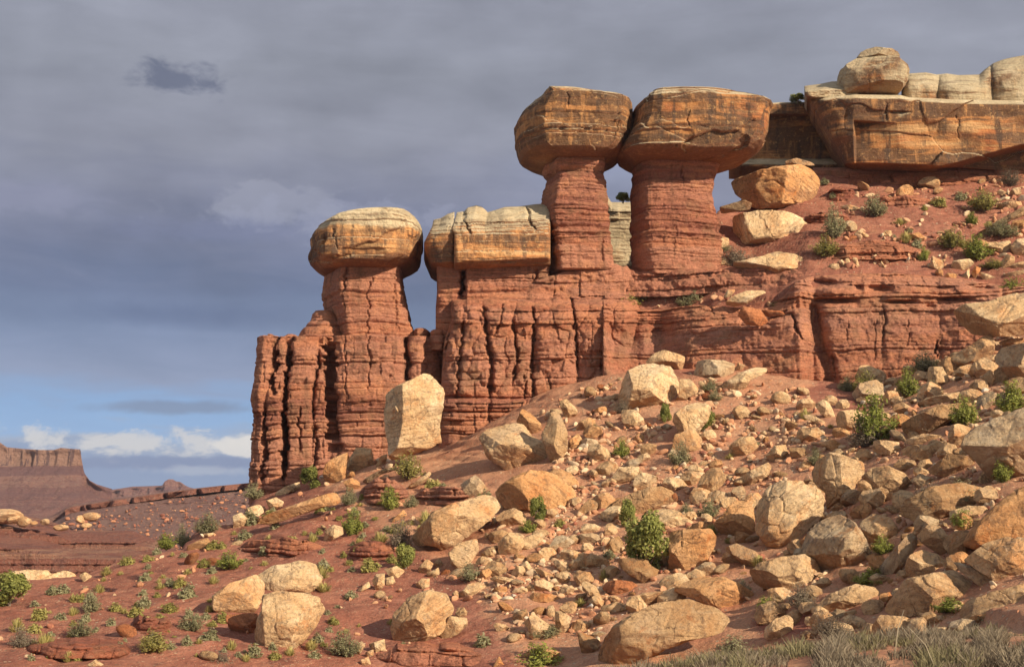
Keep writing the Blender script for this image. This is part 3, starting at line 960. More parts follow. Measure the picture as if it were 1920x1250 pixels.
def hit(u, v, lo=40.0):
    """distance and point where the view ray of a photo pixel meets the hill"""
    z = np.array([np.interp(u, uf, TZ2[j]) for j in HJ])
    zr = zof(v, YS[HJ])
    b = np.where((zr <= z) & (YS[HJ] >= lo))[0]
    if len(b) == 0:
        return None
    j = b[0]
    if j > 0 and z[j - 1] < zr[j - 1]:
        a = (zr[j - 1] - z[j - 1]) / ((zr[j - 1] - z[j - 1]) + (z[j] - zr[j]) + 1e-9)
        D = YS[HJ][j - 1] + a * (YS[HJ][j] - YS[HJ][j - 1])
    else:
        D = YS[HJ][j]
    return float(D)


HJ = np.where((YS > 30) & (YS < 111))[0]

# ------------------------------------------------------------------ far canyon country
def faceD(prof):
    """prof: [(t, extra distance)] down the face"""
    return lambda u, v, s, t: IP(t, prof)


def farwall(name, mat, u0, u1, vT, vB, D0, prof, amp, sc_, ends, thick, seed, ledges=None):
    def Df(u, v, s, t):
        D = D0 + IP(t + 0 * s, prof)
        P = unproj(u, v, D)
        d = amp * fbm(P * sc_ * np.array([1, 1, 0.6]), 5, seed)
        d = d - amp * 0.7 * np.abs(fbm(P * sc_ * np.array([5.0, 1.0, 0.45]), 4, seed + 9)) * sstep(t + 0 * s, 0.0, 0.08)
        if ledges:
            S_ = Strata(seed, ledges * 0.5, ledges * 2.2, -60, 120)
            z = P[..., 2] + ledges * 0.5 * fbm(P * sc_ * 0.3, 3, seed + 2)
            i = np.clip(np.searchsorted(S_.b, z) - 1, 0, len(S_.b) - 2)
            d = d + S_.off[i] * amp * 0.22
        return D - d
    o = curtain(name, mat, u0, u1, vT, vB, Df, du=1.5, thick=thick, rnd=ends)
    return tag(o, kind='structure')


farwall("mesa", M_MESA, -260, 210,
        [(-260, 800), (-60, 812), (-20, 822), (0, 829), (13, 838), (44, 841), (75, 843), (101, 843), (114, 839), (135, 841), (151, 842), (153, 861), (158, 886), (168, 900), (182, 910), (210, 921)],
        1010, 900, [(0, 0), (0.19, -4), (0.22, -14), (0.5, -60), (0.75, -110), (1, -220)], 16, 0.02, (0, 60, 0), 300, 201, None)
farwall("butte", M_MESA, 200, 480,
        [(200, 922), (208, 920), (249, 913), (280, 912), (304, 911), (309, 902), (316, 898), (324, 898), (330, 902), (338, 903), (348, 911), (356, 915), (380, 921), (480, 930)],
        985, 1500, [(0, 0), (0.2, -10), (1, -200)], 20, 0.02, (0, 0, 0), 200, 205, None)
farwall("rubble_slope", M_RUB, 60, 560,
        [(60, 985), (100, 972), (124, 956), (134, 951), (170, 945), (202, 940), (255, 932), (302, 925), (353, 918), (403, 912), (467, 905), (560, 896)],
        1075, 330, [(0, 0), (0.07, -0.5), (0.09, -5), (0.5, -55), (1, -120)], 3.2, 0.09, (0, 0, 0), 40, 211, 0.8)
farwall("red_bench", M_BENCH, -160, 330,
        [(-160, 950), (-30, 955), (0, 957), (27, 966), (70, 972), (111, 984), (134, 996), (190, 996), (249, 997), (285, 1012), (330, 1030)],
        1120, 215, [(0, 0), (0.13, -8), (0.15, -11), (0.26, -12), (0.28, -16), (0.40, -27), (0.42, -28), (0.85, -31), (1, -40)], 1.5, 0.13, (0, 0, 0), 7, 217, 0.5)


rim_v = [(120, 958), (134, 951), (170, 945), (202, 940), (255, 932), (302, 925), (353, 918), (403, 912), (467, 905), (520, 899)]


def D_canrim(u, v, s, t):
    P = unproj(u, v, 326.0 + 0 * u)
    w1, w2, wid = worley(P * np.array([0.16, 0.02, 0.10]), 401)
    return 326.0 - 2.6 * (wid - 0.5) - 1.2 * fbm(P * 0.3, 4, 402) + 3.0 * np.exp(-((w2 - w1) / 0.12) ** 2)


tag(curtain("canyon_rim", M_BENCH, 122, 520, rim_v, [(a, b + 10) for a, b in rim_v], D_canrim, du=1.2, thick=12, rnd=(0, 0, 0)), kind='structure')

# ------------------------------------------------------------------ red cliffs
ST_A = Strata(11, 0.22, 1.0)
ST_B = Strata(23, 0.18, 0.75)
ST_C = Strata(31, 0.12, 0.6)

# wall under the two tall towers and the middle fin
wall_lines = [
    [(806, 620), (812, 700), (820, 760), (815, 860)],
    [(846, 560), (838, 640), (830, 720), (826, 760), (823, 860)],
    [(868, 590), (866, 640), (862, 700), (858, 750), (864, 860)],
    [(905, 560), (912, 620), (922, 680), (920, 730), (913, 790), (915, 860)],
    [(955, 570), (968, 620), (972, 660), (962, 720), (958, 860)],
    [(968, 560), (964, 620), (966, 660), (960, 720), (958, 860)],
    [(1002, 560), (1000, 620), (998, 700), (1000, 730), (1004, 860)],
    [(1072, 540), (1075, 590), (1080, 640), (1084, 690), (1080, 860)],
    [(1136, 540), (1138, 700), (1140, 860)],
    [(1200, 540), (1200, 860)]]
wall_cracks = [
    ([(868, 600), (866, 640), (860, 700), (858, 742)], 3.0, 0.55),
    ([(847, 572), (838, 640), (829, 700)], 3.0, 0.6),
    ([(906, 575), (914, 630), (922, 690), (921, 735)], 4.5, 0.9),
    ([(958, 600), (966, 640), (970, 665), (962, 720)], 3.0, 0.7),
    ([(999, 575), (1000, 640), (997, 690), (1000, 740)], 3.2, 0.7),
    ([(1072, 558), (1075, 590), (1080, 640), (1083, 692)], 2.6, 0.7),
    ([(945, 570), (938, 600), (925, 630)], 2.5, 0.4),
    ([(1136, 575), (1138, 640), (1140, 705)], 3.0, 0.5),
    ([(1108, 600), (1110, 690)], 1.6, 0.18), ([(890, 760), (892, 830)], 1.8, 0.2), ([(944, 765), (946, 830)], 1.8, 0.25),
    ([(1030, 705), (1032, 760)], 2.2, 0.4), ([(985, 700), (984, 760)], 2.4, 0.4), ([(917, 700), (920, 860)], 2.6, 0.5),
    ([(903, 505), (902, 560)], 1.8, 0.3), ([(1040, 505), (1038, 560)], 1.6, 0.2)]


def D_wall(u, v, s, t):
    D = 91.0 + 0.010 * np.maximum(u - 1000, 0) * 0 - 1.6 * sstep(v, 540, 600) - 1.2 * sstep(v, 740, 765)
    P = unproj(u, v, D)
    pil = pillars_at(u, v, wall_lines, 28.5, 0.75, 1.1) * sstep(v, 545, 600) * (1 - 0.55 * sstep(v, 735, 760))
    low = sstep(v, 735, 755)
    up = 1 - sstep(v, 545, 590)
    d1 = ST_B.disp(P[..., 0], P, 0.20, 0.16, 0.24, 0.20, 0.13)
    d2 = ST_A.disp(P[..., 0], P, 0.12, 0.12, 0.15, 0.03, 0.26)
    mid = 1 - low - up
    hc = np.exp(-((v - 746 - 4 * vnoise(P * 0.5, 8)) / 3.0) ** 2) * 0.45 + np.exp(-((v - 773) / 2.0) ** 2) * 0.3
    w1, w2, wid = worley(P * np.array([0.55, 0.55, 0.42]) + 0.25 * fbm(P * 0.6, 2, 92)[..., None], 93)
    rn = (0.55 * (0.55 - w1) - 0.12 * np.exp(-((w2 - w1) / 0.05) ** 2)) * mid + 0.22 * np.maximum(0, fbm(P * np.array([0.5, 0.5, 0.9]), 3, 91)) * mid
    return D - 0.5 * pil - d1 * low - d2 * (mid + up) - 0.3 * fbm(P * np.array([0.5, 0.5, 1.6]), 3, 94) * up - rn + 0.75 * cracks_at(u, v, wall_cracks) + hc


cliff = tag(bpy.data.objects.new("red_cliff", None), "long red layered cliff with rounded pillars carrying the rock towers", "cliff")
COL.objects.link(cliff)
curtain("pillared_wall", M_RED, [(500, 1000), (560, 846), (600, 846), (640, 833), (700, 828), (760, 826), (800, 822), (880, 822)], 1205,
        [(820, 560), (846, 562), (870, 560), (900, 550), (930, 520), (960, 508), (1000, 500), (1012, 494), (1030, 498), (1060, 493), (1085, 499), (1110, 494), (1135, 500), (1150, 498), (1165, 506), (1180, 516), (1195, 535), (1205, 560)],
        [(820, 880), (950, 810), (1050, 745), (1140, 715), (1205, 706)], D_wall, du=1.5, thick=9, rnd=(1.5, 2.5, 0.5), parent=cliff)

# lower cliff band to the right, with its hollow and the dark prow
band_lines = [[(1136, 560), (1136, 720)], [(1165, 560), (1168, 720)], [(1195, 560), (1198, 720)], [(1250, 560), (1246, 720)],
              [(1300, 560), (1302, 720)], [(1388, 540), (1395, 720)], [(1480, 520), (1496, 720)], [(1526, 500), (1545, 720)],
              [(1652, 500), (1655, 720)], [(1760, 500), (1765, 720)], [(1880, 500), (1880, 720)], [(1960, 500), (1960, 720)]]
band_cracks = [([(1484, 590), (1492, 615), (1503, 636)], 3.0, 0.5), ([(1560, 660), (1566, 712)], 2.5, 0.4),
               ([(1655, 575), (1658, 600), (1654, 640)], 2.2, 0.3), ([(1330, 560), (1336, 590)], 2.5, 0.4), ([(1640, 600), (1642, 680)], 1.5, 0.15),
               ([(1590, 600), (1588, 640)], 1.5, 0.15), ([(1700, 600), (1702, 650)], 1.5, 0.15), ([(1758, 640), (1754, 670)], 2.5, 0.5)]


def D_band(u, v, s, t):
    vT = IP(u, band_top)
    D = IP(u, [(1130, 88.5), (1180, 89.6), (1240, 89.2), (1300, 86.8), (1400, 85.6), (1500, 84.2), (1526, 85.2), (1545, 84.6), (1640, 84.0), (1760, 83.4), (1860, 82.2), (1960, 80)])
    D = D + 1.7 * np.clip((v - vT) / 180, 0, 1) * -1 + 1.0 * (1 - sstep(v, vT, vT + 40))
    P = unproj(u, v, D)
    pil = pillars_at(u, v, band_lines, 31, 0.14, 0.28) + 0.35 * fbm(P * np.array([0.25, 0.25, 0.35]), 3, 88)
    d = ST_A.disp(P[..., 0], P, 0.10, 0.04, 0.12, 0.015, 0.26)
    led = ST_B.disp(P[..., 0] * 0.5, P, 0.20, 0.08, 0.22, 0.02, 0.30) * (1 - sstep(v, vT + 40, vT + 62))
    hol = 1.6 * np.exp(-(((u - 1178) / 22) ** 2 + ((v - 625) / 34) ** 2)) + 1.4 * np.exp(-(((u - 1232) / 26) ** 2 + ((v - 618) / 30) ** 2)) \
        + 0.9 * np.exp(-(((u - 1150) / 12) ** 2 + ((v - 640) / 40) ** 2))
    slots = 0.0
    for (a, b, ru, rv, dp) in [(1545, 531, 24, 6, 1.0), (1650, 543, 26, 8, 1.0), (1567, 563, 38, 6, 1.1), (1610, 540, 9, 7, .6), (1690, 566, 26, 3.5, .7), (1795, 561, 30, 4, .8), (1840, 540, 20, 4, .6), (1765, 540, 22, 3, .5), (1745, 575, 10, 5, .4), (1475, 545, 24, 4, .5), (1500, 575, 10, 8, .5)]:
        slots = slots + dp * np.exp(-(((u - a) / ru) ** 4 + ((v - b) / rv) ** 2))
    prow = 1.1 * np.exp(-((u - IP(v, [(520, 1516), (570, 1524), (640, 1540), (700, 1556)])) / 11) ** 2) * sstep(v, 560, 590)
    return D - pil - d - led + hol + slots + prow + cracks_at(u, v, band_cracks)


band_top = [(1130, 560), (1160, 572), (1200, 580), (1250, 578), (1300, 572), (1360, 574), (1400, 578), (1440, 574), (1470, 555), (1490, 528), (1520, 518), (1600, 512), (1680, 512), (1740, 517), (1800, 522), (1860, 532), (1960, 540)]
curtain("lower_band", M_RED, 1130, 2000, band_top,
        [(1130, 720), (1200, 705), (1300, 700), (1400, 706), (1500, 726), (1640, 736), (1700, 722), (1780, 690), (1840, 650), (1960, 640)],
        D_band, du=1.6, thick=5, rnd=(0.5, 0.3, 0.9), parent=cliff)


def D_ledge(u, v, s, t):
    D = IP(u, [(1140, 92.6), (1250, 91.3), (1400, 89.8), (1520, 87.5)])
    P = unproj(u, v, D)
    return D - 0.8 * t - ST_B.disp(P[..., 0] * 0.6, P, 0.26, 0.14, 0.26, 0.04, 0.42)


curtain("upper_shelf", M_RED2, 1148, 1520, [(1148, 508), (1180, 503), (1200, 509), (1225, 505), (1240, 513), (1270, 505), (1300, 502), (1330, 508), (1365, 500), (1400, 503), (1430, 499), (1460, 507), (1490, 504), (1520, 514)],
        [(1148, 556), (1250, 556), (1340, 548), (1440, 545), (1520, 538)], D_ledge, du=1.6, thick=4, rnd=(1.0, 0.6, 0.5), parent=cliff)

# ------------------------------------------------------------------ the separate tower
t1 = empty("rock_tower", "detached red rock tower with pale rounded cap, standing at the cliff end", "rock tower")
base_lines = [[(470, 640), (466, 900)], [(487, 640), (478, 760), (492, 800), (486, 940)], [(531, 636), (528, 690), (520, 730), (511, 780), (510, 940)],
              [(559, 636), (556, 700), (551, 760), (549, 940)], [(612, 600), (610, 690), (602, 760), (598, 940)], [(634, 600), (634, 720), (637, 800), (642, 940)],
              [(769, 600), (772, 940)], [(850, 600), (850, 940)]]
base_cracks = [
    ([(531, 630), (528, 690), (524, 720), (530, 745)], 4.5, 1.5), ([(559, 640), (556, 690), (552, 720), (549, 780), (547, 880)], 4.5, 1.4),
    ([(490, 650), (494, 700), (486, 740)], 3.0, 0.8), ([(511, 770), (512, 830), (508, 900)], 4.0, 1.0), ([(549, 780), (551, 830), (548, 900)], 4.5, 1.2),
    ([(610, 670), (609, 710), (600, 750), (601, 790)], 3.0, 0.7), ([(604, 800), (606, 850), (604, 900)], 3.0, 0.6),
    ([(628, 600), (630, 660), (633, 720), (636, 790), (640, 850)], 9.0, 2.0), ([(701, 640), (704, 700), (703, 740)], 1.8, 0.25),
    ([(767, 640), (772, 690), (770, 720)], 4.0, 0.9), ([(800, 628), (804, 680), (802, 720)], 3.5, 0.6), ([(577, 770), (578, 850)], 2.2, 0.4),
    ([(660, 640), (664, 760)], 1.6, 0.18), ([(822, 640), (826, 700)], 3.0, 0.5)]


def d_base(u, v, P, tq, N):
    front = np.clip(-N[..., 1], 0, 1)
    pil = pillars_at(u, v, base_lines, 28, 0.55, 0.8)
    low = sstep(v, 740, 800)
    d = ST_A.disp(tq, P, 0.12, 0.13, 0.16, 0.04, 0.20) * (1 - low) + ST_B.disp(tq, P, 0.18, 0.10, 0.26, 0.12, 0.13) * low
    side = np.minimum(1, np.abs(N[..., 0]) * 0 + 1)
    return (pil + d - cracks_at(u, v, base_cracks)) * (0.25 + 0.75 * front) - 0.35 * front


loft("base", M_RED, [(640, 487, 842), (655, 486, 842), (690, 482, 842), (720, 478, 842), (750, 473, 842), (768, 476, 842), (800, 476, 842), (840, 473, 842), (870, 472, 842), (900, 469, 842), (945, 471, 842)],
     [(0, 0.55), (0.03, 0.1), (0.10, 0), (0.40, 0.03), (0.43, 0.05), (0.46, 0.0), (1, 0.04), (1, 1), (0.1, 1)], 91.2, 11, du=1.5, disp=d_base, parent=t1, smooth_it=1)


def d_stem1(u, v, P, tq, N):
    front = np.clip(-N[..., 1], 0, 1)
    d = ST_C.disp(tq, P, 0.09, 0.03, 0.18, 0.02, 0.16)
    cr = cracks_at(u, v, [([(702, 530), (699, 560), (697, 600), (694, 640)], 1.6, 0.25), ([(745, 525), (748, 570), (750, 630)], 1.6, 0.2), ([(655, 510), (652, 560), (648, 640)], 2.2, 0.35)])
    return d * (0.4 + 0.6 * front) - cr * front


loft("pinnacle_block", M_RED, [(584, 589, 625), (590, 584, 632), (600, 580, 640), (610, 573, 645), (622, 563, 650), (634, 557, 655), (645, 555, 655)],
     [(0, 0.4), (0.2, 0), (1, 0), (1, 1), (0.1, 1)], 93.0, 6, du=1.6, disp=d_stem1, parent=t1)
for rows_, D_, dp_ in [([(633, 490, 528), (637, 487, 531), (650, 486, 531), (660, 486, 530)], 91.6, 5), ([(629, 540, 557), (634, 536, 562), (650, 535, 563), (662, 535, 562)], 92.0, 5),
                      ([(618, 780, 800), (622, 776, 806), (640, 774, 808), (655, 774, 808)], 92.2, 5), ([(621, 812, 838), (625, 806, 842), (645, 804, 843), (660, 804, 843)], 91.4, 6), ([(634, 500, 514), (627, 503, 511), (640, 500, 514)][::-1][::-1][1:2] + [(629, 501, 513), (640, 500, 515)], 92.6, 2)]:
    loft("block", M_RED, rows_, [(0, 0.4), (0.1, 0), (0.9, 0), (1, 0.4), (1, 1), (0, 1)], D_, dp_, du=1.4, disp=d_stem1, parent=t1, smooth_it=1)
loft("stem", M_RED, [(503, 600, 753), (515, 598, 752), (530, 595, 754), (545, 593, 757), (560, 596, 759), (575, 597, 763), (590, 600, 768), (605, 602, 770), (622, 606, 776), (648, 608, 788)],
     [(0, 0.72), (0.05, 0.55), (0.30, 0.04), (0.36, 0), (0.97, 0.08), (1, 0.2), (0.97, 1), (0.1, 1)], 92.2, 8.2, du=1.5, disp=d_stem1, parent=t1, smooth_it=2)


def d_cap(seed, amp=0.14, fine=0.08, cracks=(), lumps=0.25, scars=()):
    S_ = Strata(seed, 0.25, 1.3)
    def f(u, v, P, tq, N):
        front = np.clip(-N[..., 1], 0, 1)
        z = P[..., 2] + 0.25 * fbm(P * 0.3, 3, seed)
        i = np.clip(np.searchsorted(S_.b, z) - 1, 0, len(S_.b) - 2)
        dd = np.minimum(z - S_.b[i], S_.b[i + 1] - z)
        top_ = 0.35 + 0.65 * sstep(P[..., 2], np.min(P[..., 2]) + 0.72 * np.ptp(P[..., 2]), np.min(P[..., 2]) + 0.86 * np.ptp(P[..., 2]))
        d = (S_.off[i] * amp * 1.1 - S_.notch[i] * amp * 1.3 * np.exp(-(dd / 0.06) ** 2)) * (0.4 + 0.6 * top_)
        d = d + 0.9 * lumps * fbm(P * 0.33, 3, seed + 3) + fine * fbm(P * 1.6, 4, seed + 4)
        w1, w2, idv = worley(P * np.array([0.17, 0.17, 0.45]) + 0.15 * fbm(P, 2, seed)[..., None], seed)
        d = d + (idv - 0.5) * 0.50 - 0.05 * np.exp(-((w2 - w1) / 0.03) ** 2) * (idv > 0.55)
        sc2 = 0
        for (a, b, ru, rv, dp) in scars:
            sc2 = sc2 + dp * np.clip(1.6 - ((np.abs(u - a) / ru) ** 6 + (np.abs(v - b) / rv) ** 6), 0, 1)
        return d * (0.35 + 0.65 * front) - (cracks_at(u, v, cracks) + sc2) * front
    return f


PLAN_CAP = [(0, 0.62), (0.03, 0.35), (0.22, 0.03), (0.34, 0), (0.85, 0.02), (0.97, 0.16), (1, 0.5), (0.95, 0.9), (0.7, 1), (0.2, 1), (0.03, 0.85)]
loft("caprock", M_CAP, [(386, 728, 745), (388, 712, 756), (392, 701, 768), (397, 660, 776), (401, 636, 780), (408, 612, 785), (418, 594, 787), (430, 582, 789), (440, 576, 789), (452, 576, 789),
                        (462, 578, 787), (472, 574, 786), (482, 572, 784), (490, 573, 781), (498, 580, 770), (505, 590, 758), (512, 600, 748)],
     PLAN_CAP, 90.6, 10.5, du=1.4, disp=d_cap(51, 0.20, 0.08, [([(638, 440), (642, 470), (650, 488)], 1.6, 0.2)], 0.22, [(690, 489, 40, 7, 0.18)]), parent=t1, smooth_it=1, front=[(0, 2.0), (0.04, 0.8), (0.08, 0.4), (0.12, 0.2), (0.18, 0.0), (0.4, 0), (0.80, 0.0), (0.92, 0.08), (0.96, 0.4), (0.985, 1.0), (1, 1.9)])

# ------------------------------------------------------------------ middle fin
fin = empty("rock_fin", "flat-topped red rock fin with cracked tan capstone between the towers", "rock fin")
fin_cr = [([(868, 502), (867, 530), (866, 556)], 3.5, 1.2), ([(1005, 505), (998, 530), (992, 555)], 3.0, 0.5), ([(860, 575), (858, 620)], 2.2, 0.4)]


def D_finwall(u, v, s, t):
    D = 92.0 - 0.5 * t + 0 * u
    P = unproj(u, v, D)
    return D - ST_C.disp(P[..., 0], P, 0.10, 0.04, 0.18, 0.02, 0.20) + cracks_at(u, v, fin_cr) - 0.6 * sstep(u, 872, 876)


curtain("stem", M_RED, [(490, 818), (504, 819), (540, 820), (576, 817), (614, 817), (622, 822), (640, 838)], 1030, 492,
        [(817, 630), (850, 640), (1030, 620)], D_finwall, du=1.5, thick=6.5, rnd=(0.6, 0.2, 0.3), parent=fin)


def D_fincap(seed, D0, cr, tmid=0.35, over=0.0, pat=()):
    S_ = Strata(seed, 0.10, 0.5)
    def f(u, v, s, t):
        D = D0 + 1.2 * (np.clip(tmid - t, 0, 1) / max(tmid, 0.01)) ** 1.5 * 2.0 + 0.7 * np.clip((t - 0.9) / 0.1, 0, 1) + 0 * u
        P = unproj(u, v, D)
        z = P[..., 2] + 0.25 * fbm(P * 0.3, 3, seed)
        i = np.clip(np.searchsorted(S_.b, z) - 1, 0, len(S_.b) - 2)
        dd = np.minimum(z - S_.b[i], S_.b[i + 1] - z)
        d = (S_.off[i] * 0.10 - S_.notch[i] * 0.20 * np.exp(-(dd / 0.06) ** 2)) * (1.0 - 0.65 * sstep(t + 0 * s, 0.25, 0.45))
        d = d + 0.35 * fbm(P * 0.35, 3, seed + 3) + 0.09 * fbm(P * 1.6, 4, seed + 4)
        w1, w2, idv = worley(P * np.array([0.25, 0.25, 0.45]) + 0.12 * fbm(P, 2, seed)[..., None], seed)
        d = d + (idv - 0.5) * 0.30 - 0.06 * np.exp(-((w2 - w1) / 0.04) ** 2) * (idv > 0.6)
        for (a, b, ru, rv, dp) in pat:
            d = d - dp * np.clip(1.6 - ((np.abs(u - a) / ru) ** 6 + (np.abs(v - b) / rv) ** 6), 0, 1)
        return D - d + cracks_at(u, v, cr)
    return f


curtain("caprock", M_CAP, [(388, 830), (408, 814), (425, 810), (445, 800), (455, 795), (465, 797), (480, 803), (493, 808), (501, 818)], 852,
        [(795, 412), (814, 409), (830, 401), (852, 397)], [(795, 500), (820, 502), (852, 501)],
        D_fincap(61, 90.6, []), du=1.4, thick=7, rnd=(1.6, 0.25, 1.2), parent=fin, bottom=True)
curtain("caprock", M_CAP, [(380, 862), (400, 856), (430, 847), (440, 852), (500, 851)], 1032,
        [(848, 398), (861, 396), (866, 389), (882, 385), (894, 388), (902, 393), (908, 398), (925, 393), (940, 388), (970, 387), (1000, 383), (1032, 381)],
        [(848, 500), (900, 500), (960, 496), (1032, 495)], D_fincap(63, 89.9, [([(985, 380), (992, 410), (1000, 430)], 3, 0.5), ([(866, 389), (872, 420), (880, 440)], 2.2, .4)], 0.5),
        du=1.4, thick=8, rnd=(0.35, 0.3, 1.4), parent=fin, bottom=True)
# pale wall glimpsed between the two tall stems
bw = curtain("sandstone_wall", M_PALE, 1118, 1210, [(1118, 368), (1138, 366), (1146, 379), (1184, 379), (1210, 381)], 512,
             D_fincap(67, 105.0, [], 0.1), du=1.5, thick=4, rnd=(0, 0, 0.5))
tag(bw, "pale sandstone wall glimpsed through the gap between the two tall stems", "rock wall")

# ------------------------------------------------------------------ the two tall balanced towers
ct2 = [([(1040, 440), (1041, 470), (1039, 500)], 1.4, 0.2), ([(1127, 455), (1128, 500)], 1.6, 0.25), ([(1042, 318), (1040, 350)], 1.4, 0.2)]


def d_stem2(cr, amp=0.10, st=ST_C, bulge=()):
    def f(u, v, P, tq, N):
        front = np.clip(-N[..., 1], 0, 1)
        d = st.disp(tq, P, amp * 0.95, 0.035, 0.20, 0.025, 0.18)
        for (vb, wv, dp) in bulge:
            d = d - dp * np.exp(-((v - vb - 3 * vnoise(P * 0.6, 4)) / wv) ** 2)
        return d * (0.5 + 0.5 * front) - cracks_at(u, v, cr) * front
    return f


t2 = empty("rock_tower", "tall red tower with a dark brown cap, nearer the middle fin of the touching pair", "rock tower")
loft("stem", M_RED, [(298, 1016, 1138), (308, 1019, 1133), (318, 1018, 1133), (328, 1025, 1133), (334, 1022, 1133), (345, 1023, 1134), (357, 1019, 1135), (375, 1016, 1137), (400, 1009, 1140), (430, 1012, 1142), (460, 1017, 1145), (480, 1019, 1148), (500, 1022, 1151), (512, 1022, 1152)],
     [(0, 0.7), (0.02, 0.45), (0.13, 0.30), (0.19, 0.02), (0.3, 0), (0.97, 0.04), (1, 0.2), (1, 0.9), (0.2, 1)], 90.5, 6.2, du=1.4,
     disp=d_stem2(ct2, 0.10, ST_C, [(329, 5, 0.25), (436, 4, 0.2)]), parent=t2, smooth_it=2)
loft("caprock", M_CAPD, [(155, 1025, 1040), (158, 1016, 1056), (163, 1009, 1072), (168, 1003, 1108), (175, 995, 1148), (180, 990, 1170), (185, 984, 1186), (195, 976, 1188), (205, 971, 1188), (215, 966, 1187), (235, 966, 1184), (255, 966, 1181), (270, 968, 1179), (282, 971, 1174),
                        (291, 978, 1166), (298, 992, 1154), (304, 1010, 1142), (309, 1020, 1132)],
     PLAN_CAP, 88.8, 9.5, du=1.4, disp=d_cap(71, 0.16, 0.08, [([(1060, 185), (1062, 215)], 1.4, .15)], 0.28), parent=t2, smooth_it=1, front=[(0, 2.0), (0.04, 0.8), (0.08, 0.4), (0.12, 0.2), (0.18, 0.0), (0.4, 0), (0.80, 0.0), (0.92, 0.08), (0.96, 0.4), (0.985, 1.0), (1, 1.9)])
t3 = empty("rock_tower", "thick red tower with the broadest dark cap, nearer the slope of the touching pair", "rock tower")
loft("stem", M_RED, [(292, 1192, 1358), (303, 1190, 1354), (315, 1188, 1350), (330, 1187, 1343), (345, 1186, 1340), (360, 1185, 1337), (375, 1186, 1338), (400, 1185, 1345), (430, 1184, 1352), (460, 1185, 1356), (490, 1187, 1356), (505, 1192, 1356), (520, 1198, 1356)],
     [(0, 0.6), (0.02, 0.3), (0.12, 0.03), (0.25, 0), (0.92, 0.10), (1, 0.3), (1, 0.9), (0.1, 1)], 91.0, 6.0, du=1.4,
     disp=d_stem2([([(1272, 320), (1274, 350)], 1.5, .2), ([(1262, 435), (1262, 490)], 1.4, .15)], 0.10, ST_C, [(436, 5, 0.22), (322, 4, 0.2)]), parent=t3, smooth_it=2)
loft("caprock", M_CAPD, [(159, 1310, 1345), (161, 1222, 1356), (165, 1210, 1374), (171, 1202, 1388), (178, 1194, 1414), (185, 1190, 1438), (192, 1188, 1448), (200, 1188, 1447), (212, 1188, 1444), (235, 1185, 1441), (250, 1179, 1439), (264, 1172, 1435), (276, 1164, 1428), (285, 1161, 1417),
                        (293, 1166, 1404), (299, 1178, 1386), (304, 1188, 1366), (308, 1194, 1352)],
     [(0, 0.5), (0.05, 0.14), (0.14, 0.02), (0.3, 0), (0.85, 0.02), (0.97, 0.16), (1, 0.5), (0.95, 0.9), (0.7, 1), (0.2, 1), (0.03, 0.85)], 88.3, 9.0, du=1.4,
     disp=d_cap(83, 0.16, 0.08, [([(1280, 215), (1276, 240), (1283, 262)], 1.4, .2)], 0.34, [(1225, 278, 60, 14, 0.18)]), parent=t3, smooth_it=1, front=[(0, 2.0), (0.04, 0.8), (0.08, 0.4), (0.12, 0.2), (0.18, 0.0), (0.4, 0), (0.80, 0.0), (0.92, 0.08), (0.96, 0.4), (0.985, 1.0), (1, 1.9)])

# ------------------------------------------------------------------ sandstone rim at the upper right
rim = empty("sandstone_rim", "massive streaked sandstone rim capping the upper red slope", "rock ledge")


def D_rim(u, v, s, t):
    D = IP(u, [(1500, 101.5), (1600, 99.5), (1700, 98.8), (1960, 98.0)]) + 0.25 * np.clip(0.06 - t, 0, 1) / 0.06
    D = D + 1.3 * sstep(t + 0 * u, 0.95, 1.0)
    P = unproj(u, v, D)
    vlow = IP(u, [(1560, 330), (1740, 318), (1800, 304), (1850, 290), (1913, 272), (1960, 268)])
    D = D + 2.6 * sstep(v - vlow, -2, 10)
    d = D_fincap(91, 0.0, [([(1662, 195), (1660, 225)], 1.8, .2), ([(1793, 215), (1800, 260)], 1.2, .15)], 0.01,
                 pat=[])(u, v, s, t)
    nu = np.clip(1 - (u - 1602 - 0.10 * (v - 228)) / 80, 0, 1) * sstep(u, 1600 + 0.02 * (v - 228), 1604 + 0.02 * (v - 228))
    d = d + 1.0 * nu * sstep(v, 226 + 0.04 * (u - 1603), 230 + 0.04 * (u - 1603)) * np.clip(1.25 - (v - 228) / 80, 0, 1)
    d = d + 0.45 * np.clip(1 - np.abs(u - 1690) / 24, 0, 1) * sstep(v, 208, 210) * np.clip(1 - (v - 209) / 12, 0, 1) + 0.5 * fbm(P * np.array([0.22, 0.22, 0.5]), 3, 181)
    w1, w2, idv = worley(P * np.array([0.16, 0.16, 0.30]) + 0.2 * fbm(P * 0.4, 2, 183)[..., None], 184)
    d = d - 0.55 * (idv - 0.5) + 0.05 * np.exp(-((w2 - w1) / 0.025) ** 2)
    return D + d - 0.7 * np.clip((t - 0.9) / 0.1, 0, 1)


curtain("caprock", M_RIM, [(170, 1516), (183, 1513), (195, 1519), (230, 1541), (261, 1558), (290, 1576), (310, 1586), (330, 1592)], 2300,
        [(1510, 184), (1560, 181), (1603, 176), (1687, 178), (1704, 182), (1784, 186), (1960, 189)],
        [(1510, 312), (1584, 312), (1655, 314), (1752, 320), (1833, 325), (1960, 326)], D_rim, du=1.4, thick=12, rnd=(1.6, 0, 0.4), parent=rim, bottom=True)


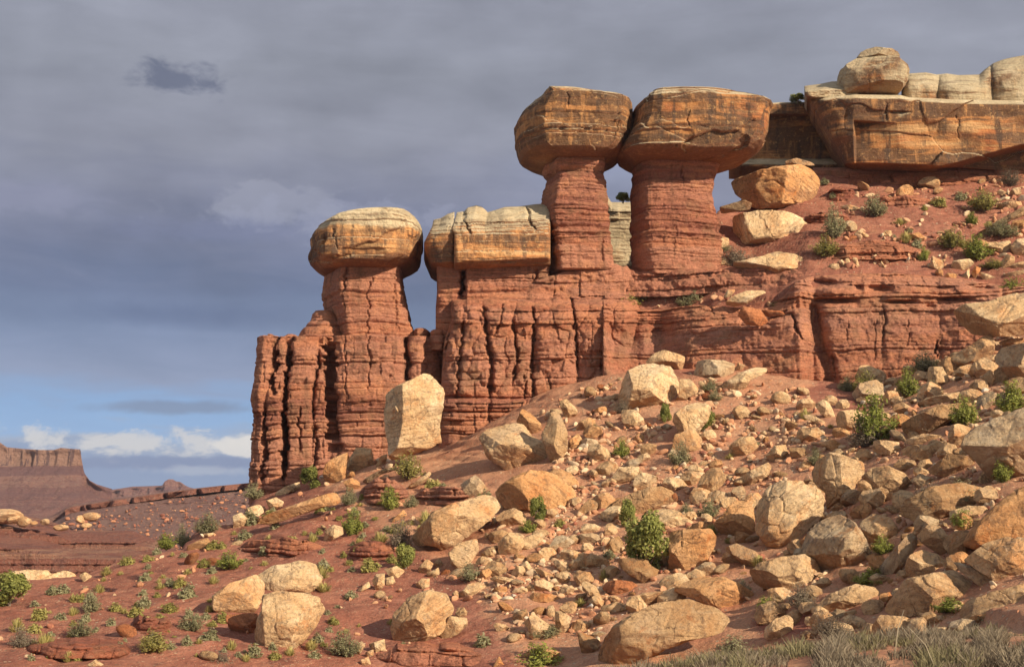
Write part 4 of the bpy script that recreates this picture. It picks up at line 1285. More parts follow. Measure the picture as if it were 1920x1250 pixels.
def D_dome(u, v, s, t):
    D = 101.0 + 2.5 * np.clip(0.6 - t, 0, 1) ** 1.6 * 1.6 + 0 * u
    P = unproj(u, v, D)
    lf = pillars_at(u, v, [[(1695, 100), (1690, 200)], [(1765, 100), (1756, 200)], [(1856, 90), (1862, 200)], [(1990, 90), (1990, 200)], [(2090, 90), (2100, 200)], [(2220, 90), (2210, 200)], [(2320, 90), (2320, 200)]], 26, 0.5, 0.9)
    return D - lf - 0.35 * fbm(P * 0.5, 4, 95) - 0.10 * fbm(P * np.array([.5, .5, 3.0]), 4, 96)


curtain("rounded_top", M_PALE, 1690, 2300, [(1690, 150), (1704, 138), (1736, 136), (1756, 140), (1775, 138), (1796, 141), (1836, 140), (1846, 131), (1862, 119), (1880, 112), (1897, 108), (1920, 104), (1960, 100), (2040, 112), (2120, 104), (2300, 120)], 192,
        D_dome, du=1.5, thick=8, rnd=(0.8, 0, 0.8), parent=rim)
curtain("thin_slab", M_PALE, [(150, 1540), (160, 1508), (175, 1508), (186, 1514)], 1610, [(1506, 162), (1530, 158), (1545, 153), (1575, 152), (1610, 152)], 186,
        D_fincap(97, 100.3, [], 0.5), du=1.5, thick=4, rnd=(0.5, 0, 0.5), parent=rim, bottom=True)


def D_alc(u, v, s, t):
    D = 107.5 + 0 * u - 1.2 * (1 - sstep(v, 214, 217)) + 0.8 * t - 1.0 * sstep(v, 296, 310)
    P = unproj(u, v, D)
    return D - 0.2 * fbm(P * 0.4, 4, 99) - 0.06 * fbm(P * 2, 3, 98)


curtain("alcove_wall", M_RIM, [(185, 1400), (215, 1404), (280, 1395), (300, 1372), (306, 1366), (330, 1366)], 1620,
        [(1366, 196), (1439, 192), (1513, 191), (1620, 190)], [(1366, 310), (1430, 313), (1530, 330), (1620, 335)], D_alc, du=1.6, thick=5, rnd=(1.0, 0, 0.4), parent=rim, bottom=True)


def D_under(u, v, s, t):
    D = IP(u, [(1520, 103.0), (1700, 101.6), (1960, 100.6)]) - 0.8 * t
    P = unproj(u, v, D)
    return D - ST_B.disp(P[..., 0] * 0.6, P, 0.3, 0.2, 0.3, 0.15, 0.2)


curtain("red_underledge", M_RED2, 1524, 2300, [(1524, 314), (1960, 316)], [(1524, 352), (1640, 348), (1760, 352), (1960, 345)], D_under, du=1.6, thick=3, rnd=(0.4, 0, 0.3), parent=rim)


# ------------------------------------------------------------------ fallen rocks: kind, tone, label | outline as seen, traced stone by stone
# tones: p cream, t tan, o orange, g grey, b brown, r red, k dark
ROCKS = """
boulder p tall upright cream slab standing against the foot of the red cliff|731,728 794,699 806,701 832,728 830,763 826,812 828,831 777,853 739,865 730,864 720,804 722,741
boulder p smooth oval cream boulder of the leaning trio on the red slope, lowest nose|397,1117 430,1093 480,1077 497,1093 493,1123 477,1147 450,1158 420,1157 400,1140
boulder p long rounded cream boulder lying at the top of the leaning trio|482,1078 510,1060 560,1052 590,1058 603,1083 600,1100 580,1115 547,1110 507,1113 493,1093
boulder p wedge-shaped cream boulder with a split side at the front of the leaning trio|493,1117 520,1110 567,1113 597,1123 610,1143 593,1170 567,1203 540,1228 527,1217 500,1218 480,1217 478,1180 490,1143
boulder r small reddish block propping up the leaning trio of cream boulders|423,1152 455,1150 482,1150 484,1188 460,1190 430,1178
boulder t round tan boulder with a deep vertical crack, alone on the red slope|731,1181 737,1148 764,1122 803,1107 836,1115 849,1142 836,1174 823,1191 796,1204 764,1214 741,1210
boulder t pale wedge resting against the round cracked boulder|824,1191 842,1155 875,1158 877,1171 859,1188 836,1199
rock t fist-like stone wedged behind the round cracked boulder|853,1150 858,1139 870,1138 876,1147 872,1160 858,1160
boulder t large tan boulder with a scooped hollow and a long ridge rising uphill|769,1010 790,985 812,958 850,943 880,935 905,925 934,926 942,945 930,962 905,985 880,1005 845,1030 838,1038 823,1026 800,1018 783,1025 771,1017
boulder t leaning pale boulder tucked below the hollowed ridge boulder|841,1037 859,1017 895,1010 898,1030 885,1053 865,1070 846,1056
boulder t huge square-edged tan block with a flat sunlit top and shaded lower face|898,821 914,799 950,792 981,793 999,816 1021,830 1028,866 1021,879 994,881 965,890 959,893 936,870 912,861 903,837
boulder b tall leaning slab, half pale and half brown, behind the square-edged block|1015,816 1035,769 1044,767 1055,785 1065,808 1064,843 1050,866 1035,879 1027,857 1020,832
boulder o orange pointed block peeping over the back of the square-edged block|968,790 978,765 994,774 1015,794 1015,821 999,818
boulder p pale squared block propped just uphill of the tall leaning slab|1048,752 1062,747 1082,767 1084,774 1068,790 1057,783
boulder o rusty split block at the foot of the tall leaning slab|1066,825 1084,812 1097,832 1084,847 1067,844
boulder o low broad orange boulder with a white top, juniper growing before it|927,924 941,908 968,890 994,881 1026,884 1048,890 1062,902 1084,924 1073,942 1053,958 1026,969 985,955 945,953 936,935
boulder g squat grey boulder beneath the shaded side of the square-edged block|862,908 891,890 905,902 916,917 900,926 878,935
boulder p pale rounded boulder with an undercut foot below the low broad orange boulder|927,971 944,957 964,952 981,960 991,975 999,985 979,990 942,987
boulder p largest pale boulder of the upper talus, with a dark split side|1152,752 1174,694 1199,683 1225,680 1261,685 1275,719 1273,741 1257,752 1232,757 1225,770 1208,776 1174,766
boulder p pale boulder showing above the back of the largest talus boulder|1208,680 1225,663 1243,655 1270,663 1286,669 1279,696 1273,703 1261,687
boulder p thin pale wedge on the sunlit side of the largest talus boulder|1275,710 1293,711 1311,728 1308,737 1279,752 1264,759 1273,741
boulder g flat grey-topped boulder at the foot of the lower cliff|1306,676 1324,673 1358,675 1378,683 1376,698 1362,710 1333,714 1311,707 1299,703
rock p small upright stone touching the flat grey-topped boulder|1377,692 1385,679 1398,685 1391,693 1378,698
boulder p long pale slab with a cracked tip pointing uphill below the cliff|1350,728 1360,716 1387,698 1418,688 1442,688 1432,703 1407,712 1398,728 1385,739 1355,741
rock t narrow stone standing between flat grey boulder and long cracked slab|1309,714 1318,714 1329,734 1325,738 1314,730
boulder p curved pale boulder half hidden by a round green shrub|1261,790 1264,775 1288,759 1308,752 1326,757 1336,768 1326,790 1318,800 1311,808 1302,828 1293,835 1275,817
boulder p pale sharp-edged boulder just below the round green shrub|1308,822 1320,808 1335,804 1344,813 1342,822 1324,828
rock g grey stone in the shade beside the curved shrub boulder|1238,800 1250,793 1262,798 1252,808 1242,808
boulder p smooth pale egg-shaped boulder on bare red talus|1435,854 1452,835 1473,833 1479,851 1473,862 1449,869
boulder p long sausage-shaped pale boulder lying across the slope|1385,898 1402,884 1428,872 1440,866 1448,874 1440,893 1423,908 1409,912 1390,908
boulder t squared log-like tan boulder with banded side|1304,922 1315,891 1334,876 1351,876 1363,896 1354,910 1330,929 1308,944 1301,930
boulder t tall tan boulder with an orange edge beside the giant round boulder|1522,884 1533,865 1558,848 1585,854 1622,866 1620,889 1601,914 1590,946 1584,963 1550,965 1547,922 1525,903
boulder p giant round speckled boulder with a rim crack in mid-slope|1421,939 1440,912 1464,902 1500,899 1529,910 1546,929 1546,953 1536,975 1514,994 1502,1023 1488,1028 1459,1030 1435,1023 1418,996 1417,965
boulder o orange boulder with a weathered eye-like hollow|1338,982 1356,963 1380,936 1402,939 1414,953 1415,994 1406,1008 1378,1017 1354,1004
boulder g great brown-grey domed boulder with a small crack, below the giant round one|1502,1032 1510,1008 1529,984 1555,968 1579,965 1603,980 1618,1004 1639,1066 1618,1076 1584,1080 1541,1071 1526,1049
boulder t broad tan boulder under the great domed one, its lower edge in shade|1406,1073 1426,1056 1464,1044 1507,1040 1529,1052 1543,1078 1543,1090 1507,1104 1471,1116 1428,1104 1411,1090
boulder g narrow grey slab climbing toward the orange hollowed boulder|1354,1028 1382,1019 1416,1032 1433,1054 1423,1061 1406,1068 1378,1044
boulder o big orange boulder behind the bushy juniper|1256,994 1301,992 1334,989 1344,1004 1342,1023 1325,1052 1301,1071 1284,1078 1254,1066
boulder p pale humped slab lying on the big orange boulder|1214,963 1243,951 1272,958 1296,975 1308,989 1284,994 1260,994 1231,980
boulder b broad brown-topped slab with a little juniper at its end|1142,959 1152,940 1185,925 1216,912 1241,911 1260,920 1272,927 1275,936 1260,945 1235,950 1216,957 1197,965 1172,969 1147,966
boulder o wide flat orange-tan boulder near the bottom of the slope|1260,1109 1279,1092 1320,1080 1354,1083 1382,1092 1411,1109 1416,1133 1392,1145 1344,1148 1301,1121
boulder b great tilted slab with dark streaks rising out of the dry grass|1108,1246 1123,1220 1148,1178 1182,1153 1232,1131 1280,1122 1301,1122 1344,1138 1372,1160 1350,1185 1290,1200 1250,1215 1200,1240 1150,1256
boulder b brown flat-topped block in front of the bushy juniper|1157,1051 1167,1046 1197,1046 1215,1051 1222,1061 1235,1067 1239,1084 1222,1099 1210,1094 1185,1080 1165,1065
boulder t long low tan boulder beside the brown flat-topped block|1076,1055 1085,1036 1110,1037 1135,1046 1147,1055 1145,1067 1122,1066 1091,1065
boulder g lower one of two stacked tan boulders near the bushy juniper|1085,1001 1110,999 1130,1004 1137,1010 1120,1021 1091,1022
boulder p upper one of two stacked tan boulders near the bushy juniper|1087,992 1096,981 1116,981 1127,987 1122,997 1089,1000
boulder t tall narrow boulder beside the two stacked ones|1132,1002 1137,982 1147,980 1157,990 1159,999 1145,1005
boulder b pyramid-shaped brown boulder in the juniper's shade|1134,1025 1145,1010 1160,1004 1169,1017 1169,1036 1147,1040 1135,1032
boulder g smooth grey pear-shaped boulder in the middle of the rubble|1029,1024 1041,1006 1055,1002 1065,1006 1079,1014 1065,1027 1055,1036 1041,1037 1031,1032
boulder r low reddish flat boulder under the brown flat-topped block|1127,1102 1137,1090 1160,1087 1185,1090 1201,1099 1200,1106 1179,1115 1147,1114
boulder t broad smooth tan slab behind the great tilted slab|1172,1126 1207,1111 1257,1106 1259,1118 1232,1131 1202,1141 1182,1136
boulder t pale polygon-shaped boulder casting a sharp shadow on the red soil|981,1168 994,1154 1003,1152 1033,1173 1031,1184 1019,1198 1002,1204 994,1193 989,1177
boulder t tan lumpy boulder beside the polygon-shaped one|1041,1145 1050,1145 1072,1157 1067,1174 1055,1192 1039,1193 1033,1187 1041,1171
boulder t smooth grey-tan slab overhanging a dark hollow by the tilted slab|1064,1181 1084,1160 1103,1165 1119,1171 1103,1182 1084,1186
boulder b brown boulder at the bottom, tucked under the edge of the tilted slab|1083,1187 1095,1186 1119,1196 1127,1203 1119,1220 1098,1228 1089,1221
boulder o flat orange slab at the bottom behind green leaves|975,1229 997,1215 1030,1217 1050,1223 1045,1236 1009,1242
rock p oval pale stone alone on red soil near the bottom|925,1171 931,1167 947,1170 958,1178 948,1185 931,1182
rock o pointed orange stone at the very bottom edge|923,1250 936,1229 948,1250
boulder p thick layered pale boulder topping the slab pile|1002,1102 1001,1089 1019,1085 1037,1093 1041,1107 1030,1113 1006,1109
boulder o long flat orange slab under the layered pale boulder|989,1120 1000,1110 1033,1113 1058,1123 1044,1131 1009,1129
rock o lens-shaped orange stone at the edge of the red soil|923,1106 931,1099 950,1099 952,1107 939,1113
rock t flat tan slab between the lens-shaped stone and the layered boulder|959,1110 966,1102 994,1102 998,1107 987,1113 962,1113
boulder p low pale whale-backed boulder at the edge of the slab pile|861,1114 877,1095 897,1091 913,1099 897,1109 880,1121 861,1121
rock p long thin layered slab leaning in the slab pile|915,1085 930,1079 962,1084 965,1092 962,1097 937,1092
rock o upright orange stone at the head of the slab pile|896,1085 902,1069 916,1065 924,1072 915,1084 906,1091
boulder p long pale ridge of rock with a rounded end below the grey pear boulder|952,1022 972,1011 1004,1000 1020,995 1024,1000 1016,1014 998,1030 966,1031
boulder b flat brown layered boulder just under the undercut pale boulder|910,1006 920,997 941,992 960,1001 959,1014 935,1019 920,1015
rock p thin white layered plates stepping down the slab pile|976,1066 980,1054 989,1051 996,1062 1015,1076 1012,1081 991,1079
rock p upper white plate beside the stepping layered plates|1001,1067 1012,1066 1045,1081 1041,1085 1016,1080
boulder p pale smooth wedge sloping beside the long low tan boulder|1036,1052 1045,1049 1065,1054 1071,1064 1070,1077 1057,1076 1044,1064
rock b brown ragged block beside the leaning pale boulder|900,1040 914,1027 932,1022 934,1037 927,1046 910,1046
boulder p knobbly column-like pale rock between slab pile and reddish flat boulder|1091,1091 1098,1089 1118,1099 1133,1128 1118,1136 1108,1118 1092,1106
boulder p long white layered slab below the knobbly column|1125,1136 1157,1128 1182,1136 1185,1143 1157,1151 1130,1146
boulder g giant speckled grey boulder entering at the edge of the picture|1804,838 1813,816 1835,800 1868,783 1922,761 1960,752 1960,918 1906,914 1868,908 1849,887 1830,865
boulder t rounded tan boulder pressed against the giant speckled boulder|1778,816 1783,797 1797,793 1822,801 1808,821 1797,846 1781,843
boulder t long tan lens-shaped boulder on the near side of the grey-green bush|1686,843 1713,833 1775,835 1773,848 1748,862 1726,865 1707,857
boulder t low rounded tan boulder lying on the lens-shaped one|1691,827 1732,812 1764,816 1773,829 1748,833 1705,833
boulder p cube-shaped pale block among the shrubs|1638,827 1645,824 1686,828 1686,859 1661,855 1637,848
boulder b shaded boulder under the overhang of the giant speckled boulder|1740,881 1778,851 1813,854 1830,873 1802,887 1775,895 1748,889
rock b dark smooth stone under the cube-shaped block|1675,873 1688,859 1715,863 1721,878 1710,885 1688,881
boulder t large faceted tan boulder below the cube-shaped block|1615,895 1637,876 1667,873 1696,887 1721,916 1696,935 1664,945 1637,933 1634,908
boulder g grey flat boulder beside the large faceted one|1707,900 1726,887 1751,897 1743,914 1721,915
boulder b broad brown domed boulder overgrown by a straggling shrub|1686,964 1702,936 1746,914 1802,903 1850,917 1870,931 1853,950 1808,956 1752,976 1718,978
boulder p pale flat-topped boulder in front of the overgrown brown dome|1780,959 1814,948 1844,948 1856,959 1822,973 1786,976
boulder o huge tilted boulder with a banded orange face at the edge of the picture|1808,1020 1822,995 1864,953 1898,925 1925,910 1965,893 1965,1020 1892,1018 1850,1023 1830,1032
boulder t peaked tan boulder in front of the huge banded orange face|1808,1051 1850,1020 1886,1008 1914,1012 1945,1023 1945,1068 1903,1079 1892,1093 1864,1090 1830,1065
boulder g leaning slab, shaded on one side and sunlit on the other, among green bushes|1643,1071 1668,1040 1693,1012 1716,995 1724,1004 1716,1026 1696,1057 1671,1085 1651,1079
boulder t cracked block split into several pieces, half in shade|1721,1004 1741,984 1763,987 1780,1006 1808,1029 1808,1043 1780,1048 1752,1032 1732,1020
boulder p domed boulder with a curved seam on top of the great smooth boulder|1699,1060 1707,1040 1730,1030 1758,1037 1788,1065 1752,1076 1718,1083 1700,1079
boulder t great smooth tan boulder spreading above the dry grass|1651,1149 1674,1121 1702,1085 1741,1079 1791,1067 1822,1085 1842,1107 1794,1127 1752,1152 1702,1155
boulder g thin streaked slab leaning on the great smooth boulder|1780,1051 1797,1053 1850,1071 1892,1093 1864,1102 1844,1104 1802,1071
boulder t lower tan boulder standing in the dry grass under the great smooth one|1634,1177 1651,1152 1696,1155 1713,1160 1702,1197 1668,1208 1640,1200
boulder p small rounded boulder in the dry grass, hugging the lower tan boulder|1696,1186 1710,1160 1730,1156 1741,1166 1730,1197 1707,1200
boulder t long flat boulder at the picture edge just above the dry grass|1795,1146 1814,1130 1864,1110 1920,1093 1955,1090 1955,1144 1898,1149 1864,1149 1836,1158 1802,1158
rock o broken orange blocks supporting the long flat boulder|1814,1160 1850,1149 1864,1160 1903,1158 1903,1172 1864,1174 1825,1173
boulder t low wide tan boulder between two bushes near the bottom|1528,1141 1556,1113 1604,1095 1640,1099 1651,1113 1626,1132 1604,1141 1556,1149
rock o rusty cube beside the low wide tan boulder|1646,1130 1651,1113 1668,1109 1674,1121 1662,1135
boulder p pale angular boulder beside the great brown-grey dome|1612,981 1640,962 1668,970 1693,1004 1668,1009 1634,1023 1620,1004
boulder o orange-faced rounded boulder wedged above the great dome|1592,964 1606,948 1629,943 1637,953 1623,973 1601,976
boulder p big pale overhanging boulder jutting over the red cliff band|1792,580 1813,567 1860,563 1897,553 1950,550 1950,627 1890,632 1853,629 1827,627 1800,607
boulder t long slanting grey-tan slab below the overhanging pale boulder|1768,686 1786,666 1815,650 1844,631 1859,631 1865,641 1863,661 1850,680 1822,679 1800,687 1779,696
boulder p folded pale boulder with deep curved cracks beside green shrubs|1741,687 1767,687 1780,711 1771,724 1757,730 1739,720
boulder p smooth pale boulder under the slanting slab|1783,702 1800,687 1822,682 1830,687 1815,699 1797,709
rock o small rusty wedge under the slanting slab|1814,699 1824,687 1835,693 1824,711
boulder b rounded brown stone below the rusty wedge|1816,724 1830,711 1850,715 1853,728 1841,736
boulder b dark shaded boulder behind the rounded brown stone|1837,708 1856,693 1867,708 1859,728 1850,716
boulder p long bent pale slab like a log, bridging the shrubs|1713,767 1737,745 1781,737 1835,730 1835,740 1802,753 1775,753 1743,759 1721,770
boulder b wide brown slab beneath the long bent slab|1686,797 1713,780 1759,759 1794,756 1824,756 1835,772 1781,789 1762,805 1726,813 1696,816
boulder p smooth pale boulder at the end of the long bent slab|1672,759 1694,753 1713,767 1710,778 1694,780 1675,770
boulder p layered pale boulder behind the grey twiggy bush|1567,783 1574,770 1607,768 1637,780 1645,797 1631,810 1590,813 1570,805
boulder p sharp triangular pale boulder on dark red soil|1528,759 1544,748 1555,753 1567,783 1555,789 1539,775
rock p flat long stone below the sharp triangular boulder|1503,778 1522,776 1547,791 1547,802 1528,794
boulder o flat orange-tan boulder above the tall orange-edged one|1533,832 1563,823 1582,835 1579,848 1552,846
boulder b brown low boulder just beyond the egg-shaped pale one|1479,838 1509,840 1514,859 1501,862 1482,854
rock p pale stone between the egg-shaped boulder and the tall orange-edged one|1498,873 1509,862 1525,865 1520,881 1501,881
boulder g massive grey block lying in shadow at the edge of the picture|1862,669 1880,650 1930,640 1955,640 1955,722 1925,718 1895,712 1878,690
rock p flat pale stones stacked above the shadowed grey block|1870,642 1890,634 1917,634 1930,642 1915,650 1890,652
boulder o large orange-brown boulder under the rim, split by a pale seam|1366,337 1384,329 1420,318 1455,311 1507,308 1532,325 1541,348 1532,371 1500,395 1465,390 1426,390 1406,383 1377,361
rock g thin capping slab perched on the orange-brown rim boulder|1471,301 1494,296 1520,305 1529,312 1505,311 1474,310
boulder p large angular boulder with a dark brown face and banded cream side|1369,403 1413,393 1468,395 1507,409 1524,432 1507,455 1490,472 1455,461 1397,457 1374,453
boulder p leaf-shaped cream slab lying on the edge of the red shelf|1370,496 1380,489 1422,480 1459,470 1488,474 1510,485 1518,493 1502,502 1466,511 1444,519 1415,514 1386,503
boulder p pale rounded boulder at the foot of the thick tower|1317,469 1330,451 1351,443 1367,447 1368,458 1342,476 1323,486
boulder p low pale ledge stone partly under grey brush by the thick tower|1325,487 1342,479 1371,490 1368,498 1327,501
rock o orange wedge among small stones at the foot of the thick tower|1291,502 1304,490 1320,486 1322,493 1307,502
boulder p forked pale slab resting on the red bench, mid-cliff|1360,566 1371,556 1400,544 1434,544 1437,552 1422,555 1400,571 1380,575 1361,573
rock p rounded pale stone behind the forked slab|1357,555 1364,543 1380,543 1371,555 1361,560
rock k dark flat slab jutting over a shadow beside the thick tower|1349,387 1396,375 1410,382 1406,394 1352,401
rock r dark red block stuck on the face of the cliff band|1383,590 1393,573 1427,580 1440,603 1427,612 1397,607
rock r dark red capping stone beside the cliff-face block|1427,580 1467,583 1472,592 1437,594
boulder p upright pale block at the end of the shelf-top stone row|1741,504 1748,479 1768,490 1770,507 1751,510
rock o rust-ended stone leaning on the upright pale block|1752,510 1761,501 1768,508 1768,520 1760,521
boulder p widest pale boulder of the shelf-top stone row|1784,498 1787,488 1819,485 1828,495 1808,507 1790,513
rock o square orange stone under the widest shelf-top boulder|1770,517 1776,511 1795,514 1790,527 1774,522
rock p narrow pale stone standing in the shelf-top row|1803,519 1818,501 1819,516 1814,525
rock o curved orange stone arching in the shelf-top row|1821,510 1830,498 1840,503 1827,527
boulder p long smooth stone closing the shelf-top row|1834,508 1850,513 1870,523 1856,527 1844,526
boulder t tilted tan block with flat faces, uphill of the shelf-top row|1870,498 1888,476 1902,482 1902,492 1876,507
boulder t broad brownish slab under the tilted tan block|1876,507 1895,494 1935,488 1930,501 1888,508
boulder p pale pointed slab above the green bush at the picture edge|1879,513 1917,506 1935,505 1895,525 1888,522
boulder p pale boulder split into two layers, in the pile at the picture edge|1850,462 1856,453 1895,452 1894,466 1879,479 1859,471
boulder p blocky pink-tan boulder at the picture edge, above the tilted block|1895,462 1907,447 1945,444 1945,488 1910,488 1900,473
boulder b long thin slab slanting steeply downhill at the picture edge|1822,453 1873,411 1917,389 1945,380 1945,400 1897,413 1851,440 1824,460
rock p pale stone near the brown bush under the rim|1863,363 1876,354 1889,363 1885,371
rock t round tan stone at the picture edge under the rim|1892,361 1900,352 1914,351 1914,370 1905,373
rock p oval pale stone above the slanting thin slab|1870,382 1885,377 1913,379 1917,386 1897,396 1873,390
rock o pinkish block lying against the slanting thin slab|1891,431 1900,412 1935,411 1935,427
rock o squared orange stone alone on the upper red slope|1698,441 1722,434 1735,446 1727,457 1710,452
rock o small triangular orange stone below the squared one on the upper slope|1703,463 1719,466 1707,476
rock p blocky cream stone in the little row below the upper bushes|1551,501 1556,494 1572,494 1576,507 1562,507
rock p thick leaning plate of the little row below the upper bushes|1570,491 1579,486 1588,501 1575,501
rock p middle leaning plate of the little row below the upper bushes|1584,486 1591,483 1601,504 1592,504
rock p tallest leaning plate of the little row below the upper bushes|1598,482 1607,483 1613,504 1604,505
rock o tan stone behind the tallest leaning plate|1598,476 1613,472 1624,475 1617,486
rock p rounded cream stone near the end of the little leaning row|1635,481 1643,476 1650,491 1637,492
rock p squared cream stone ending the little leaning row|1648,497 1653,488 1661,504 1652,504
rock p cream stone at the upper edge of the red step, under the bushes|1602,437 1613,430 1620,435 1610,443
rock p flat cream stone beside its twin at the upper red step|1610,441 1620,435 1632,444 1614,447
rock p chunky cream stone further along the upper red step|1651,440 1661,431 1671,432 1675,444 1664,447
rock p flat leaf-like stone lying alone on the red shelf|1613,527 1620,514 1637,511 1629,520
rock p splayed cream slab beside the tall upper bush|1573,386 1591,383 1611,389 1616,395 1597,397 1581,392
boulder o orange-faced boulder with a dark end by the foot of the detached tower|606,885 610,870 625,858 650,848 655,858 648,878 652,895 640,908 617,911 608,900
boulder p jumbled pale boulder between the orange-faced boulder and the upright slab|647,873 660,850 667,838 697,840 700,857 703,873 690,885 668,885 652,882
rock t narrow tan stone leaning at the foot of the upright slab|704,874 713,855 727,850 722,875
boulder k dark grey weathered slab lying under the upright slab|675,905 698,888 720,878 747,875 742,882 718,887 698,902 680,907
boulder p long pale slab sloping downhill past the green bush|760,922 780,902 805,883 810,888 793,905 768,918
rock p short pale stone beside the long sloping slab|792,907 807,895 815,902 805,910
boulder o long low tilted slab, its underside dark, on the red slope|467,984 505,962 550,946 600,929 628,922 647,931 640,943 600,952 560,966 535,975 500,984
rock o rounded orange boulder below the orange-faced one|643,903 660,895 675,903 675,918 653,920
boulder p white rounded boulder alone beside a green shrub on the red slope|606,1017 610,994 626,983 642,988 644,1001 632,1007 613,1019
rock o small slanting orange stone below the long pale slab|734,974 757,955 764,965 737,981
rock p standing stone of the small pale cluster on the red slope|698,1089 705,1076 721,1074 721,1096 708,1112
rock p flat top stone of the small pale cluster on the red slope|721,1066 744,1061 760,1070 744,1086 728,1078
rock p lower stone of the small pale cluster on the red slope|721,1083 737,1079 742,1092 724,1099
rock p flat outer stone of the small pale cluster on the red slope|670,1106 691,1089 696,1099 675,1110
rock t squarish tan stone under the hollowed ridge boulder|783,1066 800,1047 813,1056 806,1073 790,1078
rock t flat tan stone in front of the squarish one|798,1076 823,1063 824,1076 810,1084
rock b brown stone in the shade under the hollowed ridge boulder|813,1056 823,1045 831,1056 823,1066
rock p smooth white stone on red soil above the round cracked boulder|778,1096 790,1084 806,1084 805,1099 790,1106
rock t rounded end stone next to the whale-backed boulder|847,1112 855,1106 862,1112 857,1124
rock p round upper stone of the bottom pile beside the cracked boulder|664,1210 678,1201 685,1210 672,1230
rock p largest stone of the bottom pile beside the cracked boulder|691,1207 721,1197 723,1217 701,1224
rock p smooth middle stone of the bottom pile beside the cracked boulder|685,1222 700,1217 701,1228 688,1233
rock p lowest stone of the bottom pile beside the cracked boulder|675,1237 691,1230 696,1247 680,1248
boulder p cream boulder with curved ribs on the ridge line|437,967 452,960 465,973 455,992 438,992
boulder p blocky cream boulder next uphill on the ridge line|460,953 483,945 498,950 500,963 483,972 463,970
boulder p rumpled cream boulder on the ridge line under the tower foot|498,938 517,932 532,940 530,948 508,960
boulder p highest pale boulder of the ridge line, at the tower foot|510,928 533,912 563,902 562,917 533,928
rock p low white stones half buried on the ridge line below the shrubs|380,1000 400,998 407,1003 383,1007
boulder p wide low cream outcrop beside the round bush|-10,1080 20,1072 50,1067 87,1070 100,1083 110,1073 130,1070 147,1083 147,1093 100,1107 50,1113 -10,1123
boulder p small cream boulder ending the low outcrop|148,1077 160,1072 173,1080 157,1092
rock p white stone at the bottom edge of the red slope|158,1249 180,1235 197,1249
rock t round tan stone on bare red ground by the dry grass|1459,1145 1465,1131 1478,1129 1484,1138 1480,1148 1466,1150
rock k dark flat stones in the shade by the dry grass|1557,1150 1568,1140 1584,1143 1589,1153 1575,1160 1560,1158
"""


TONE = {'p': (1.10, 1.08, 1.02), 't': (1.0, 0.94, 0.86), 'o': (0.98, 0.76, 0.58), 'g': (0.84, 0.86, 0.88), 'b': (0.76, 0.68, 0.60), 'r': (0.72, 0.40, 0.30), 'k': (0.48, 0.46, 0.45)}
ICO = {}


def ico(level):
    if level not in ICO:
        import bmesh
        bm = bmesh.new()
        bmesh.ops.create_icosphere(bm, subdivisions=level, radius=1.0)
        V = np.array([v.co[:] for v in bm.verts])
        T = np.array([[v.index for v in f.verts] for f in bm.faces])
        bm.free()
        ICO[level] = (V, T)
    return ICO[level]


